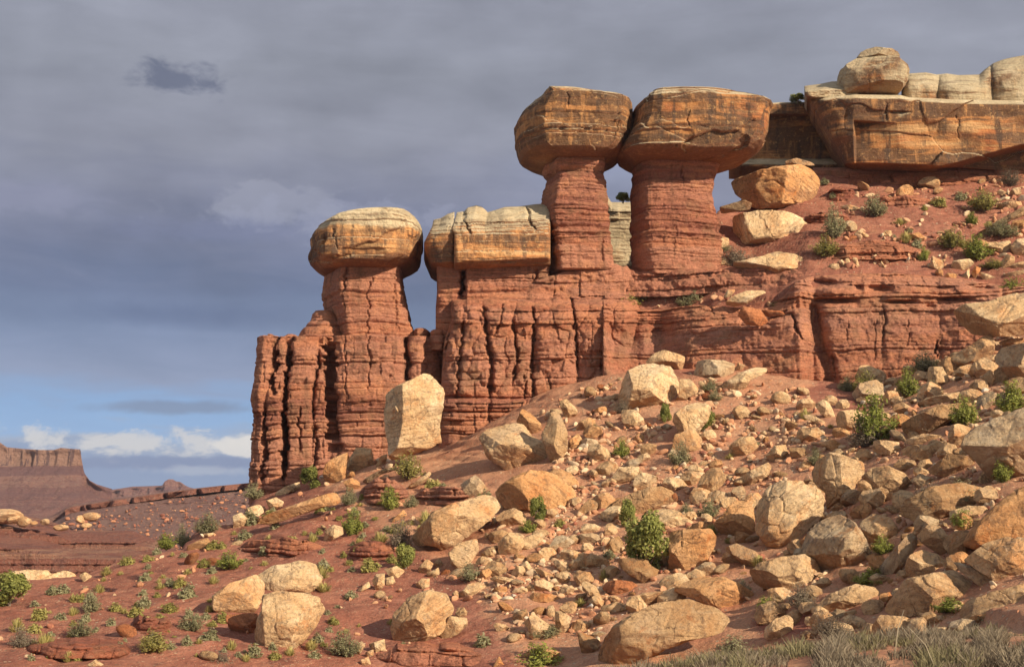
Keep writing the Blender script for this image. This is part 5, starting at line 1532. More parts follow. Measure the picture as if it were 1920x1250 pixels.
def rock_shape(R, dep, level, seed, ncut=6, rough=1.0, cuts=(), facet=0.5):
    """R(theta) outline radii in metres; returns local vertices (x across, y away, z up)"""
    rg = np.random.default_rng(seed)
    V, T = ico(level)
    th = np.arctan2(V[:, 2], V[:, 0])
    rho = np.hypot(V[:, 0], V[:, 2])
    nexp = rg.uniform(2.3, 4.0)
    k_ = (rho ** nexp + np.abs(V[:, 1]) ** nexp) ** (-1 / nexp)
    r = R(th)
    size = float(np.mean(r))
    P = np.stack([np.cos(th) * rho * k_ * r, V[:, 1] * k_ * dep, np.sin(th) * rho * k_ * r], -1)
    cl = [(np.array(c[0], float), c[1]) for c in cuts]
    for _ in range(ncut):
        a = rg.uniform(-math.pi, math.pi)
        tilt = rg.uniform(0.35, 1.15)
        nrm = np.array([math.cos(a) * math.sin(tilt), -math.cos(tilt), math.sin(a) * math.sin(tilt)])
        cl.append((nrm, rg.uniform(0.58, 0.86)))
    for nrm, off in cl:
        nrm = nrm / np.linalg.norm(nrm)
        d = P @ nrm
        h = d.max() * off
        ov = np.maximum(d - h, 0)
        P = P - nrm * (ov * 0.985)[:, None]
    # facets must not eat into the outline: stretch back out to it, direction by direction
    rad = np.hypot(P[:, 0], P[:, 2])
    thp = np.arctan2(P[:, 2], P[:, 0])
    nb = 48
    bi = ((thp + math.pi) / (2 * math.pi) * nb).astype(int) % nb
    mx = np.zeros(nb)
    np.maximum.at(mx, bi, rad)
    ctr = (np.arange(nb) + 0.5) / nb * 2 * math.pi - math.pi
    mx = np.where(mx < 1e-6, R(ctr), mx)
    ra = np.clip(R(ctr) / mx, 1.0, 1.7)
    ra3 = np.convolve(np.concatenate([ra[-2:], ra, ra[:2]]), [0.1, 0.22, 0.36, 0.22, 0.1], mode='valid')
    kf = np.interp(thp, np.concatenate([ctr[-1:] - 2 * math.pi, ctr, ctr[:1] + 2 * math.pi]), np.concatenate([ra3[-1:], ra3, ra3[:1]]))
    P = P * np.stack([kf, np.ones_like(kf), kf], -1)
    nv = P / np.maximum(np.linalg.norm(P, axis=1, keepdims=True), 1e-6)
    q = P / max(size, 0.05)
    d = 0.050 * fbm(q * 1.3 + seed * 3.7, 3, seed % 97) + 0.030 * fbm(q * 4.0 + seed, 3, seed % 89)
    if level >= 4:
        w1, w2, idv = worley(q * 1.15 + 0.2 * fbm(q * 1.5, 2, seed % 50)[:, None] + seed * 1.3, seed % 83)
        d = d + (idv - 0.5) * 0.055 * facet * 2 - 0.04 * np.exp(-((w2 - w1) / 0.045) ** 2) * (idv > 0.35)
        ax = rg.normal(size=3)
        ax = ax / np.linalg.norm(ax) * np.array([0.5, 0.5, 1.0])
        b = (q @ ax) * 7 + 1.2 * fbm(q * 1.2, 2, seed % 71)
        d = d - 0.014 * np.maximum(0, np.sin(b * 2.1) - 0.55) * 2
        d = d + 0.012 * fbm(q * 11.0, 3, seed % 61)
    P = P + nv * (d * size * rough)[:, None]
    return P, T, size


def poly_R(pts):
    p = np.asarray(pts, float)
    nx = np.roll(p, -1, 0)
    cr = p[:, 0] * nx[:, 1] - nx[:, 0] * p[:, 1]
    A = cr.sum() / 2
    c = np.array([((p[:, 0] + nx[:, 0]) * cr).sum(), ((p[:, 1] + nx[:, 1]) * cr).sum()]) / (6 * A)
    tg = np.linspace(-math.pi, math.pi, 361)
    dx, dy = np.cos(tg), -np.sin(tg)          # image v runs downward
    best = np.full(tg.shape, 1e-3)
    for (x1, y1), (x2, y2) in zip(p - c, nx - c):
        ex, ey = x2 - x1, y2 - y1
        den = dx * ey - dy * ex
        den = np.where(np.abs(den) < 1e-9, 1e-9, den)
        t = (x1 * ey - y1 * ex) / den
        s = (x1 * dy - y1 * dx) / den
        ok = (t > 0) & (s >= -1e-6) & (s <= 1 + 1e-6)
        best = np.where(ok & (t > best), t, best)
    kern = np.array([1, 2, 3, 4, 3, 2, 1.0])
    kern /= kern.sum()
    b = np.convolve(np.concatenate([best[-5:-1][-3:], best, best[1:4]]), kern, mode='valid')
    return c, abs(A), (lambda th, s: np.interp(th, tg, b) * s)


SPECIAL = {   # extra cut planes, thickness and distance for some stones: (cuts, depth factor, distance)
    "tall upright cream": ([((-0.93, -0.36, 0.0), 0.80), ((0.1, -1, 0.12), 0.62), ((0.2, -0.5, -0.9), 0.80)], 0.62, 83.5),
    "huge square-edged": ([((0.05, -0.35, 0.95), 0.30), ((0.1, -0.75, -0.66), 0.62), ((-0.9, -0.2, -0.45), 0.72)], 1.0, None),
    "tall leaning slab": ([((0.75, -0.62, 0.1), 0.45), ((-0.55, -0.75, 0.35), 0.50)], 0.7, None),
    "large orange-brown boulder": ([((-0.3, -0.95, 0.1), 0.6), ((0.6, -0.75, 0.2), 0.65), ((0.3, -0.3, -0.9), 0.7)], 0.7, 98.0),
    "thin capping slab": ([], 0.9, 98.6),
    "large angular boulder": ([((-0.1, -0.8, 0.6), 0.5), ((0.75, -0.6, -0.2), 0.6), ((0, -0.4, -0.9), 0.75)], 0.7, 94.0),
    "leaf-shaped cream": ([((0, -0.6, 0.8), 0.45), ((-0.3, -0.5, -0.8), 0.6)], 0.75, 89.5),
    "largest pale boulder": ([((-0.93, -0.35, 0.1), 0.62), ((0.1, -0.9, 0.42), 0.6), ((0.1, -0.6, -0.8), 0.62), ((0.85, -0.5, 0.1), 0.72)], 0.9, None),
    "wedge-shaped cream": ([((-0.92, -0.3, -0.2), 0.66), ((0.15, -0.9, 0.4), 0.55)], 0.8, None),
    "smooth oval cream": ([((0, -0.6, -0.8), 0.62), ((-0.1, -0.75, 0.65), 0.7)], 0.9, None),
    "long rounded cream": ([((0.1, -0.7, 0.7), 0.66)], 0.8, None),
    "big pale overhanging": ([((-0.6, -0.45, -0.66), 0.62), ((0, -0.7, 0.7), 0.6)], 0.9, 74.5),
    "giant speckled grey": ([((-0.2, -0.75, 0.62), 0.6), ((-0.1, -0.6, -0.8), 0.55)], 0.8, None),
    "huge tilted boulder": ([((-0.35, -0.6, 0.7), 0.66), ((0.25, -0.95, -0.2), 0.5)], 0.8, None),
    "great tilted slab": ([((0.1, -0.75, 0.65), 0.42), ((-0.85, -0.45, -0.2), 0.62)], 0.55, None),
    "round tan boulder with a deep": ([((-0.85, -0.5, 0.0), 0.72)], 0.9, None),
    "dark red block stuck": ([], 0.8, 84.0), "dark red capping": ([], 0.8, 84.6),
    "dark flat slab": ([((0, -1, 0), 0.6)], 0.8, 93.5),
    "leaning slab, shaded": ([((-0.8, -0.45, -0.1), 0.35), ((0.5, -0.8, 0.3), 0.45)], 0.8, None),
    "forked pale": ([((0, -0.5, 0.85), 0.5)], 0.8, 86.5), "rounded pale stone behind the forked": ([], .8, 87.3),
    "wide low cream outcrop": ([], 0.35, 69.0),
}
LAND = []       # named landmarks used when describing their neighbours
rock_no = 0


def place_rock(kind, tone, label, pts, level=None, group=None):
    global rock_no
    rock_no += 1
    c, A, Rf = poly_R(pts)
    p = np.asarray(pts)
    vb, vt = p[:, 1].max(), p[:, 1].min()
    spec = next((SPECIAL[q] for q in SPECIAL if label and label.startswith(q)), None)
    eq = math.sqrt(A / math.pi)
    df = spec[1] if spec else 0.85
    D = spec[2] if spec else None
    if D is None:
        ub_ = float(c[0])
        Dg = hit(ub_, vb - 0.10 * (vb - vt)) or hit(ub_, vb - 0.4 * (vb - vt)) or hit(ub_, vt)
        if Dg is None:
            Dg = hit(ub_, vb + 6) or 70.0
        D = Dg + 0.55 * df * eq * Dg / F
    s = D / F
    lv = level if level else (6 if eq > 34 else 5 if eq > 13 else 4)
    P, T, size = rock_shape(lambda th: Rf(th, s), df * eq * s, lv, rock_no * 13 + 7, ncut=(4 if spec else 9), cuts=spec[0] if spec else ())
    # outlines are drawn across the view: stand the stone square to its line of sight
    o0 = unproj(c[0], c[1], D)
    dirv = np.array(o0) - np.array([0, 0, EYE])
    dirv = dirv / np.linalg.norm(dirv)
    right = np.array([dirv[1], -dirv[0], 0])
    right /= np.linalg.norm(right)
    up = np.cross(right, dirv)
    Wm = P @ np.stack([right, dirv, up], 0)
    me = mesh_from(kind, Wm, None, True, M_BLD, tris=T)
    o = link(kind, me)
    o.location = o0
    o.color = TONE[tone] + (1.0,)
    jit = 1 + 0.10 * (random.Random(rock_no).random() - 0.5)
    o.color = tuple(q * jit for q in TONE[tone]) + (1.0,)
    tag(o, label, "boulder" if kind == "boulder" else "rock", group)
    return o, c, eq, D


SPOTS = []      # centres and radii (photo px) of stones already lying there
for line in ROCKS.strip().splitlines():
    head, pts = line.split('|')
    kind, tone, label = head.split(' ', 2)
    pp = [tuple(float(q) for q in a.split(',')) for a in pts.split()]
    o, c, eq, D = place_rock(kind, tone, label, pp, group="fallen sandstone blocks on the talus")
    SPOTS.append((c[0], c[1], eq))

# balanced boulder on the rim, one thing in two layers
br = empty("balanced_boulder", "big rounded boulder with a thin cap layer, balanced on the rim", "boulder")
def plain_rock(name, pts, D, df, seed, mat, parent, cuts=()):
    c, A, Rf = poly_R(pts)
    s = D / F
    eq = math.sqrt(A / math.pi)
    P, T, size = rock_shape(lambda th: Rf(th, s), df * eq * s, 6, seed, ncut=3, cuts=cuts, rough=0.9)
    o0 = unproj(c[0], c[1], D)
    o = link(name, mesh_from(name, P + np.asarray(o0), None, True, mat, tris=T), parent)
    return o
plain_rock("block", [(1571, 170), (1573, 140), (1578, 127), (1595, 114), (1606, 108), (1640, 106), (1683, 112), (1700, 126), (1704, 136), (1700, 157), (1690, 174), (1655, 178), (1607, 180), (1576, 179)], 100.6, 0.85, 5, M_PALE, br, [((-0.95, -0.2, 0), 0.82), ((0, -0.4, -0.9), 0.8)])
plain_rock("cap_layer", [(1604, 110), (1612, 99), (1622, 94), (1639, 91), (1671, 95), (1684, 102), (1687, 108), (1682, 114), (1655, 110), (1625, 111)], 100.8, 1.3, 8, M_PALE, br)


# ------------------------------------------------------------------ where a view ray lands, as a table
UG = np.arange(-40, 2304, 4.0)
VG = np.arange(300, 1262, 2.0)
YH = YS[HJ]
HT = np.full((len(UG), len(VG)), np.nan)
for i_, u_ in enumerate(UG):
    f_ = (u_ - uf[0])
    z_ = np.array([np.interp(u_, uf, TZ2[j]) for j in HJ])
    vc_ = np.minimum.accumulate(vpix(z_, YH))
    k2 = np.searchsorted(-vc_, -VG)
    ok_ = k2 < len(YH)
    HT[i_, ok_] = YH[k2[ok_]]


def hitq(u, v):
    i = int(round((u - UG[0]) / 4.0))
    j = int(round((v - VG[0]) / 2.0))
    if i < 0 or j < 0 or i >= len(UG) or j >= len(VG) or np.isnan(HT[i, j]):
        return None
    return float(HT[i, j])


def inpoly(u, v, poly):
    c = False
    for (x1, y1), (x2, y2) in zip(poly, poly[1:] + poly[:1]):
        if (y1 > v) != (y2 > v) and u < (x2 - x1) * (v - y1) / (y2 - y1) + x1:
            c = not c
    return c


LAND = [("the upright slab", 778, 790), ("the leaning boulder trio", 505, 1135), ("the round cracked boulder", 790, 1160), ("the hollowed ridge boulder", 860, 980),
        ("the square-edged block", 960, 840), ("the low orange boulder", 1005, 920), ("the largest talus boulder", 1215, 720), ("the round green shrub", 1320, 790),
        ("the egg-shaped boulder", 1457, 850), ("the giant round boulder", 1480, 960), ("the great brown dome", 1570, 1025), ("the bushy juniper", 1215, 1020),
        ("the great tilted slab", 1240, 1180), ("the slab pile", 1000, 1090), ("the grey pear boulder", 1052, 1020), ("the cube-shaped block", 1660, 840),
        ("the giant speckled boulder", 1870, 840), ("the overgrown brown dome", 1770, 940), ("the great smooth boulder", 1760, 1120), ("the overhanging pale boulder", 1860, 590),
        ("the leaf-shaped slab", 1445, 495), ("the orange-brown rim boulder", 1455, 350), ("the shelf-top stone row", 1800, 505), ("the detached tower", 560, 890),
        ("the long low slab", 560, 955), ("the ridge-line boulders", 470, 965), ("the round bush", 20, 1110), ("the white round boulder", 625, 1000),
        ("the eye-hollowed boulder", 1380, 975), ("the brown-topped slab", 1215, 935), ("the tall leaning slab", 1045, 820), ("the long cracked slab", 1395, 712),
        ("the log-like boulder", 1335, 908), ("the polygon-shaped boulder", 1008, 1180), ("the stacked boulder pair", 1112, 1005), ("the cream outcrop", 90, 1090)]
ORD = "first second third fourth fifth sixth seventh eighth ninth tenth eleventh twelfth thirteenth fourteenth fifteenth sixteenth".split()


def describe(items):
    """items: [(obj, phrase, u, v)] -> labels naming each by its look and its place next to a landmark"""
    keyed = {}
    for o, ph, u, v in items:
        nm, a, b = min(LAND, key=lambda L: (L[1] - u) ** 2 + (L[2] - v) ** 2)
        du, dv = u - a, v - b
        rel = ("uphill of" if dv < 0 else "downhill of") if abs(dv) > abs(du) else ("on the shaded side of" if du < 0 else "on the sunlit side of")
        keyed.setdefault((ph, rel, nm), []).append((math.hypot(du, dv), o))
    for (ph, rel, nm), lst in keyed.items():
        lst.sort(key=lambda q: q[0])
        for i, (d, o) in enumerate(lst):
            if len(lst) == 1:
                o['label'] = f"{ph} {rel} {nm}"
            else:
                o['label'] = f"{ORD[min(i, 15)]} {ph} {rel} {nm}, counted outward"


# ------------------------------------------------------------------ smaller rocks of the talus
ZONES = [  # polygon, weight for single rocks, weight for rubble
    ([(1000, 760), (1140, 705), (1290, 700), (1470, 725), (1530, 800), (1640, 860), (1640, 1000), (1500, 1130), (1250, 1140), (960, 1200), (890, 1080), (900, 960), (1040, 890)], 1.0, 1.0),
    ([(880, 1050), (1000, 990), (1130, 1000), (1190, 1120), (1120, 1200), (980, 1160), (900, 1110)], 1.5, 1.3),
    ([(1060, 800), (1300, 860), (1300, 960), (1100, 1000), (1010, 960)], 1.2, 1.2),
    ([(1650, 700), (1920, 600), (1920, 900), (1700, 930), (1560, 860)], 1.4, 1.0),
    ([(1290, 700), (1520, 720), (1560, 830), (1400, 900), (1300, 850)], 0.7, 1.2),
    ([(1540, 340), (1920, 340), (1920, 500), (1560, 500)], 0.22, 0.65),
    ([(580, 860), (800, 860), (760, 940), (560, 930)], 0.25, 0.5),
    ([(480, 960), (900, 900), (900, 1240), (300, 1240), (150, 1100)], 0.06, 0.16),
    ([(0, 1120), (300, 1040), (500, 1000), (500, 1240), (0, 1240)], 0.0, 0.10),
    ([(1140, 530), (1500, 545), (1480, 580), (1150, 575)], 0.05, 0.6),
    ([(1920, 560), (2280, 540), (2280, 1190), (1920, 1190)], 0.0, 0.8),
    ([(1640, 930), (1920, 900), (1920, 1150), (1560, 1130)], 1.0, 0.7),
]
rs = random.Random(77)
VAR = []
for q in range(14):
    lvl = 4
    an = [rs.uniform(0.75, 1.25) for _ in range(9)]
    Pv, Tv, _ = rock_shape(lambda th: 1 + 0 * th, 0.85, lvl, 500 + q * 17, ncut=8)
    Pv = Pv * np.array([rs.uniform(0.9, 1.25), rs.uniform(0.8, 1.1), rs.uniform(0.55, 0.9)])
    VAR.append((Pv, Tv))
VARME = [mesh_from("rock", a, None, True, M_BLD, tris=b) for a, b in VAR]
# bigger unnamed stones that fill the pile between the traced ones
items = []
tries = 0
made = 0
FILL = [([(1500, 760), (1640, 690), (1920, 620), (1920, 1195), (1420, 1190), (1440, 1100), (1520, 930)], 1.0),
        ([(1090, 760), (1400, 830), (1420, 1080), (1150, 1150), (960, 1140), (900, 1050), (1060, 900)], 0.75)]
while made < 172 and tries < 20000:
    tries += 1
    u, v = rs.uniform(880, 1920), rs.uniform(620, 1195)
    if rs.random() > max([q for pl, q in FILL if inpoly(u, v, pl)] or [0]):
        continue
    r = rs.uniform(11, 30)
    if any((u - a) ** 2 + (v - b) ** 2 < (0.52 * c_ + 0.58 * r) ** 2 for a, b, c_ in SPOTS):
        continue
    tone = rs.choice("ppptttgob")
    n_ = rs.randint(7, 10)
    asp, ti = rs.uniform(0.5, 0.85), rs.uniform(-0.5, 0.6)
    pp = []
    for q in range(n_):
        a = 2 * math.pi * (q + rs.uniform(-0.28, 0.28)) / n_
        rr_ = r * rs.uniform(0.92, 1.2)
        x, y = math.cos(a) * rr_, math.sin(a) * rr_ * asp
        pp.append((u + x * math.cos(ti) + y * math.sin(ti), v - x * math.sin(ti) + y * math.cos(ti)))
    o, c, eq, D = place_rock("boulder", tone, None, pp, 5, "fallen sandstone blocks on the talus")
    ph = ("flat " if asp < 0.6 else "chunky " if asp > 0.75 else "") + ("tilted " if abs(ti) > 0.35 else "") + \
        {'p': 'cream', 't': 'tan', 'o': 'orange', 'g': 'grey', 'b': 'brown'}[tone] + " boulder"
    items.append((o, "half-buried " + ph, u, v))
    SPOTS.append((u, v, r * 0.8))
    made += 1
describe(items)
print("fill boulders", made)
items = []
tries = 0
made = 0
SIZEW = ["small", "small", "middling"]
while made < 222 and tries < 40000:
    tries += 1
    u, v = rs.uniform(0, 1920), rs.uniform(330, 1240)
    wz = max([zw for pl, zw, _ in ZONES if inpoly(u, v, pl)] or [0])
    if rs.random() > wz / 1.5:
        continue
    r = 5.0 + 13.0 * rs.random() ** 1.5
    if any((u - a) ** 2 + (v - b) ** 2 < (0.72 * c_ + 0.72 * r) ** 2 for a, b, c_ in SPOTS):
        continue
    D = hitq(u, v + 0.5 * r)
    if D is None or D < 34:
        continue
    tone = rs.choice("pppttttoogbr")
    o = link("rock", VARME[rs.randrange(len(VARME))])
    s = r * D / F
    o.location = unproj(u, v, D + 0.25 * s)
    flat = rs.uniform(0.6, 1.1)
    o.scale = (s * 1.1, s, s * flat)
    o.rotation_euler = (rs.uniform(-0.5, 0.5), rs.uniform(-0.6, 0.6), rs.uniform(0, 6.28))
    j = rs.uniform(0.88, 1.1)
    o.color = tuple(q * j for q in TONE[tone]) + (1,)
    tag(o, None, "rock", "smaller rocks scattered over the talus")
    ph = ("small" if r < 6 else "middling") + " " + ("flat " if flat < 0.75 else "rounded " if flat > 0.97 else "") + \
        {'p': 'cream', 't': 'tan', 'o': 'orange', 'g': 'grey', 'b': 'brown', 'r': 'reddish'}[tone] + " stone"
    items.append((o, ph, u, v))
    SPOTS.append((u, v, r))
    made += 1
describe(items)
print("single rocks", made, "tries", tries)

# rubble: everything smaller, as one mass
m, k = new_mat("rubble_stone")
at = k.add('ShaderNodeAttribute', attribute_name='tint')
Pn, NZn = geo(k)
cc = k.ramp(at.outputs['Fac'], [(0.0, (0.27, 0.10, 0.060)), (0.3, (0.47, 0.22, 0.11)), (0.55, (0.54, 0.345, 0.19)), (0.8, (0.63, 0.47, 0.29)), (1.0, (0.50, 0.44, 0.36))])
ff = k.noise(Pn, 9.0, 5, 0.7)
cc = k.mix(0.7, cc, k.ramp(ff, [(0.3, (0.5, 0.47, 0.45)), (0.5, (1, 1, 1)), (0.75, (1.35, 1.3, 1.2))]), 'MULTIPLY')
k.put(k.bsdf.inputs['Base Color'], cc)
k.l.new(bump(k, ff, 0.6, 0.06), k.bsdf.inputs['Normal'])
M_RUBBLE = m
LOW = []
for q in range(18):
    Pv, Tv, _ = rock_shape(lambda th: 1 + 0 * th, 0.8, 3, 900 + q * 7, ncut=16, rough=1.4)
    LOW.append((Pv, Tv))
Vs, Ts, Tint, cnt = [], [], [], 0
tries = 0
nr = 0
grid = {}
for a, b, c_ in SPOTS:
    grid.setdefault((int(a // 60), int(b // 60)), []).append((a, b, c_))
while nr < 9000 and tries < 120000:
    tries += 1
    u, v = rs.uniform(0, 2280), rs.uniform(335, 1245)
    if rs.random() < 0.45:
        a_, b_, c_ = SPOTS[rs.randrange(len(SPOTS))]
        an_ = rs.uniform(-0.3, 3.5)
        u, v = a_ + 1.15 * c_ * math.cos(an_) + rs.gauss(0, 4), b_ + (0.75 * c_ + 2) * math.sin(an_) + abs(rs.gauss(0, 4))
    wz = max([rw for pl, _, rw in ZONES if inpoly(u, v, pl)] or [0])
    if rs.random() > wz / 1.3:
        continue
    cl_ = vnoise(np.array([u / 45.0, v / 45.0, 3.0]), 9)
    if rs.random() > 0.55 + 0.6 * cl_:
        continue
    r = 1.0 + 7.0 * rs.random() ** 2.8
    D = hitq(u, v + 0.4 * r)
    if D is None or D < 34:
        continue
    Pv, Tv = LOW[rs.randrange(18)]
    s = r * D / F
    ang = rs.uniform(0, 6.28)
    ca, sa = math.cos(ang), math.sin(ang)
    Q = Pv * np.array([rs.uniform(0.9, 1.5), rs.uniform(0.8, 1.1), rs.uniform(0.45, 0.95)]) * s
    tl = rs.uniform(-0.5, 0.5)
    Q = np.stack([Q[:, 0] * math.cos(tl) - Q[:, 2] * math.sin(tl), Q[:, 1], Q[:, 0] * math.sin(tl) + Q[:, 2] * math.cos(tl)], -1)
    Q = np.stack([Q[:, 0] * ca - Q[:, 1] * sa, Q[:, 0] * sa + Q[:, 1] * ca, Q[:, 2]], -1)
    Vs.append(Q + unproj(u, v, D + 0.15 * s))
    Ts.append(Tv + cnt)
    t_ = min(1, max(0, rs.gauss(0.30 if (u < 900 and v > 930) or v < 520 else 0.42, 0.20)))
    Tint.append(np.full(len(Q), t_))
    cnt += len(Q)
    nr += 1
rub = link("rubble", mesh_from("rubble", np.concatenate(Vs), None, False, M_RUBBLE, tris=np.concatenate(Ts), attrs={'tint': np.concatenate(Tint)}))
tag(rub, kind='stuff')
print("rubble", nr, cnt)

# bedrock ledges breaking through the soil
STO = Strata(57, 0.12, 0.5)
OUT = [("red layered ledge stepping across the upper slope below the bushes", 1545, 1735, 450, 480), ("short dark red ledge just downhill of the splayed cream slab", 1500, 1600, 398, 416),
       ("thin red ledge high on the upper slope under the rim", 1628, 1760, 366, 384), ("small red ledge at the head of the upper slope near the rim boulder", 1545, 1610, 352, 372),
       ("red ledge with square notches on the open slope above the trio", 438, 612, 1008, 1034), ("dark red ledge under the grey weathered slab", 672, 770, 896, 935),
       ("dark red ledge beneath the long sloping pale slab", 768, 890, 912, 938), ("low red ledge at the bottom of the slope left bare of shrubs", 40, 260, 1206, 1226),
       ("broken red ledge between the trio and the round bush", 240, 330, 1158, 1182), ("red ledge under the round cracked boulder", 690, 930, 1212, 1240), ("red ledge beside the white rounded boulder", 640, 750, 1016, 1042)]
for q, (lab, u0, u1, vt0, vb0) in enumerate(OUT):
    uu_ = np.linspace(u0, u1, 9)
    dd_ = [hitq(a, vb0) or 60.0 for a in uu_]
    dc = [(a, d - 0.25) for a, d in zip(uu_, dd_)]
    rr_ = random.Random(900 + q)
    mid_ = (u0 + u1) / 2
    tv = [(a, vt0 + rr_.uniform(-3, 4) + (vb0 - vt0) * 0.75 * (abs(a - mid_) / (u1 - u0) * 2) ** 2.5) for a in np.linspace(u0, u1, 14)]

    def D_out(u, v, s, t, dc=dc, q=q):
        D = IP(u, dc) - 0.5 * t + 1.2 * (np.abs(s - 0.5) * 2) ** 3
        P = unproj(u, v, D)
        return D - STO.disp(P[..., 0], P, 0.20, 0.16, 0.22, 0.10, 0.28)
    tag(curtain("rock_ledge", M_RED2, u0, u1, tv, vb0 + 8, D_out, du=1.4, thick=2.2, rnd=(0.6, 0.6, 0.25)), lab, "rock ledge", "bedrock ledges in the red slope")

# blocks strewn over the far rubble slope and bench
Vs, Ts, Tint, cnt = [], [], [], 0
for q in range(1300):
    u = rs.uniform(110, 475)
    vt = IP(u, [(110, 965), (134, 951), (202, 940), (255, 932), (302, 925), (353, 918), (403, 912), (475, 904)])
    tt = rs.random() ** 0.8
    v = vt + 14 + (1075 - vt - 20) * tt
    if v > 1050:
        continue
    t01 = (v - vt) / (1075 - vt)
    D = 330 + float(IP(t01, [(0, 0), (0.07, -0.5), (0.09, -5), (0.5, -55), (1, -120)]))
    r = 0.8 + 2.6 * rs.random() ** 3 * (1.6 if (u < 200 and v > 955) else 1)
    Pv, Tv = LOW[rs.randrange(18)]
    s = r * D / F
    ang = rs.uniform(0, 6.28)
    ca, sa = math.cos(ang), math.sin(ang)
    Q = Pv * np.array([rs.uniform(0.9, 1.6), 1, rs.uniform(0.6, 1.0)]) * s
    Q = np.stack([Q[:, 0] * ca - Q[:, 1] * sa, Q[:, 0] * sa + Q[:, 1] * ca, Q[:, 2]], -1)
    Vs.append(Q + unproj(u, v, D - 2.2))
    Ts.append(Tv + cnt)
    Tint.append(np.full(len(Q), min(0.7, max(0.0, rs.gauss(0.10, 0.13)))))
    cnt += len(Q)
fr = link("far_rubble", mesh_from("far_rubble", np.concatenate(Vs), None, False, M_RUBBLE, tris=np.concatenate(Ts), attrs={'tint': np.concatenate(Tint)}))
tag(fr, kind='stuff')

FARB = [(8, 968, 30, 11, "largest cream boulder on the far red bench"), (30, 974, 16, 8, "cream boulder next along the far red bench"), (46, 978, 14, 8, "paler boulder midway along the far red bench"), (62, 980, 9, 5, "small boulder past the midpoint of the far red bench"),
        (83, 978, 12, 7, "lone rounded boulder near the end of the far red bench"), (114, 989, 14, 7, "slanting boulder closing the far red bench"), (152, 973, 12, 9, "upright pale block on the far rubble slope"), (172, 968, 16, 9, "broad pale block high on the far rubble slope"), (160, 985, 12, 6, "low pale block on the far rubble slope")]
for q, (u, v, rw, rh, lab) in enumerate(FARB):
    o = link("boulder", VARME[q % len(VARME)])
    D = 206 if u < 130 else 296
    s = D / F
    o.location = unproj(u, v, D - 3)
    o.scale = (rw * s * 0.95, rw * s * 0.8, rh * s * 1.5)
    o.rotation_euler = (0, 0, q * 1.3)
    o.color = (0.86, 0.78, 0.70, 1)
    tag(o, lab, "boulder", "far boulders beyond the ridge")


# ------------------------------------------------------------------ plants
def tube(pts, rads, nseg=6):
    V, Fq = [], []
    for i, (p, r) in enumerate(zip(pts, rads)):
        p = np.array(p, float)
        a = np.array(pts[min(i + 1, len(pts) - 1)], float) - np.array(pts[max(i - 1, 0)], float)
        a /= np.linalg.norm(a) + 1e-9
        b = np.cross(a, [0.3, 0.9, 0.2])
        b /= np.linalg.norm(b)
        c = np.cross(a, b)
        for s_ in range(nseg):
            th = 2 * math.pi * s_ / nseg
            V.append(p + r * (math.cos(th) * b + math.sin(th) * c))
    for i in range(len(pts) - 1):
        for s_ in range(nseg):
            Fq.append((i * nseg + s_, i * nseg + (s_ + 1) % nseg, (i + 1) * nseg + (s_ + 1) % nseg, (i + 1) * nseg + s_))
    return np.array(V), np.array(Fq)


def join_parts(parts):
    V, Q, c = [], [], 0
    for a, b in parts:
        V.append(a)
        Q.append(b + c)
        c += len(a)
    return np.concatenate(V), np.concatenate(Q)


def leaves(C, N, size, rg, aspect=1.6):
    """a quad per centre, turned mostly along N"""
    n = len(C)
    N = N + rg.normal(size=(n, 3)) * 0.65
    N /= np.linalg.norm(N, axis=1, keepdims=True) + 1e-9
    A = np.cross(N, rg.normal(size=(n, 3)))
    A /= np.linalg.norm(A, axis=1, keepdims=True) + 1e-9
    B = np.cross(N, A)
    s = size * rg.uniform(0.6, 1.35, (n, 1))
    V = np.stack([C - A * s * 0.5 * aspect, C - B * s * 0.45, C + A * s * 0.5 * aspect, C + B * s * 0.45], 1).reshape(-1, 3)
    Q = np.arange(n * 4).reshape(-1, 4)
    return V, Q


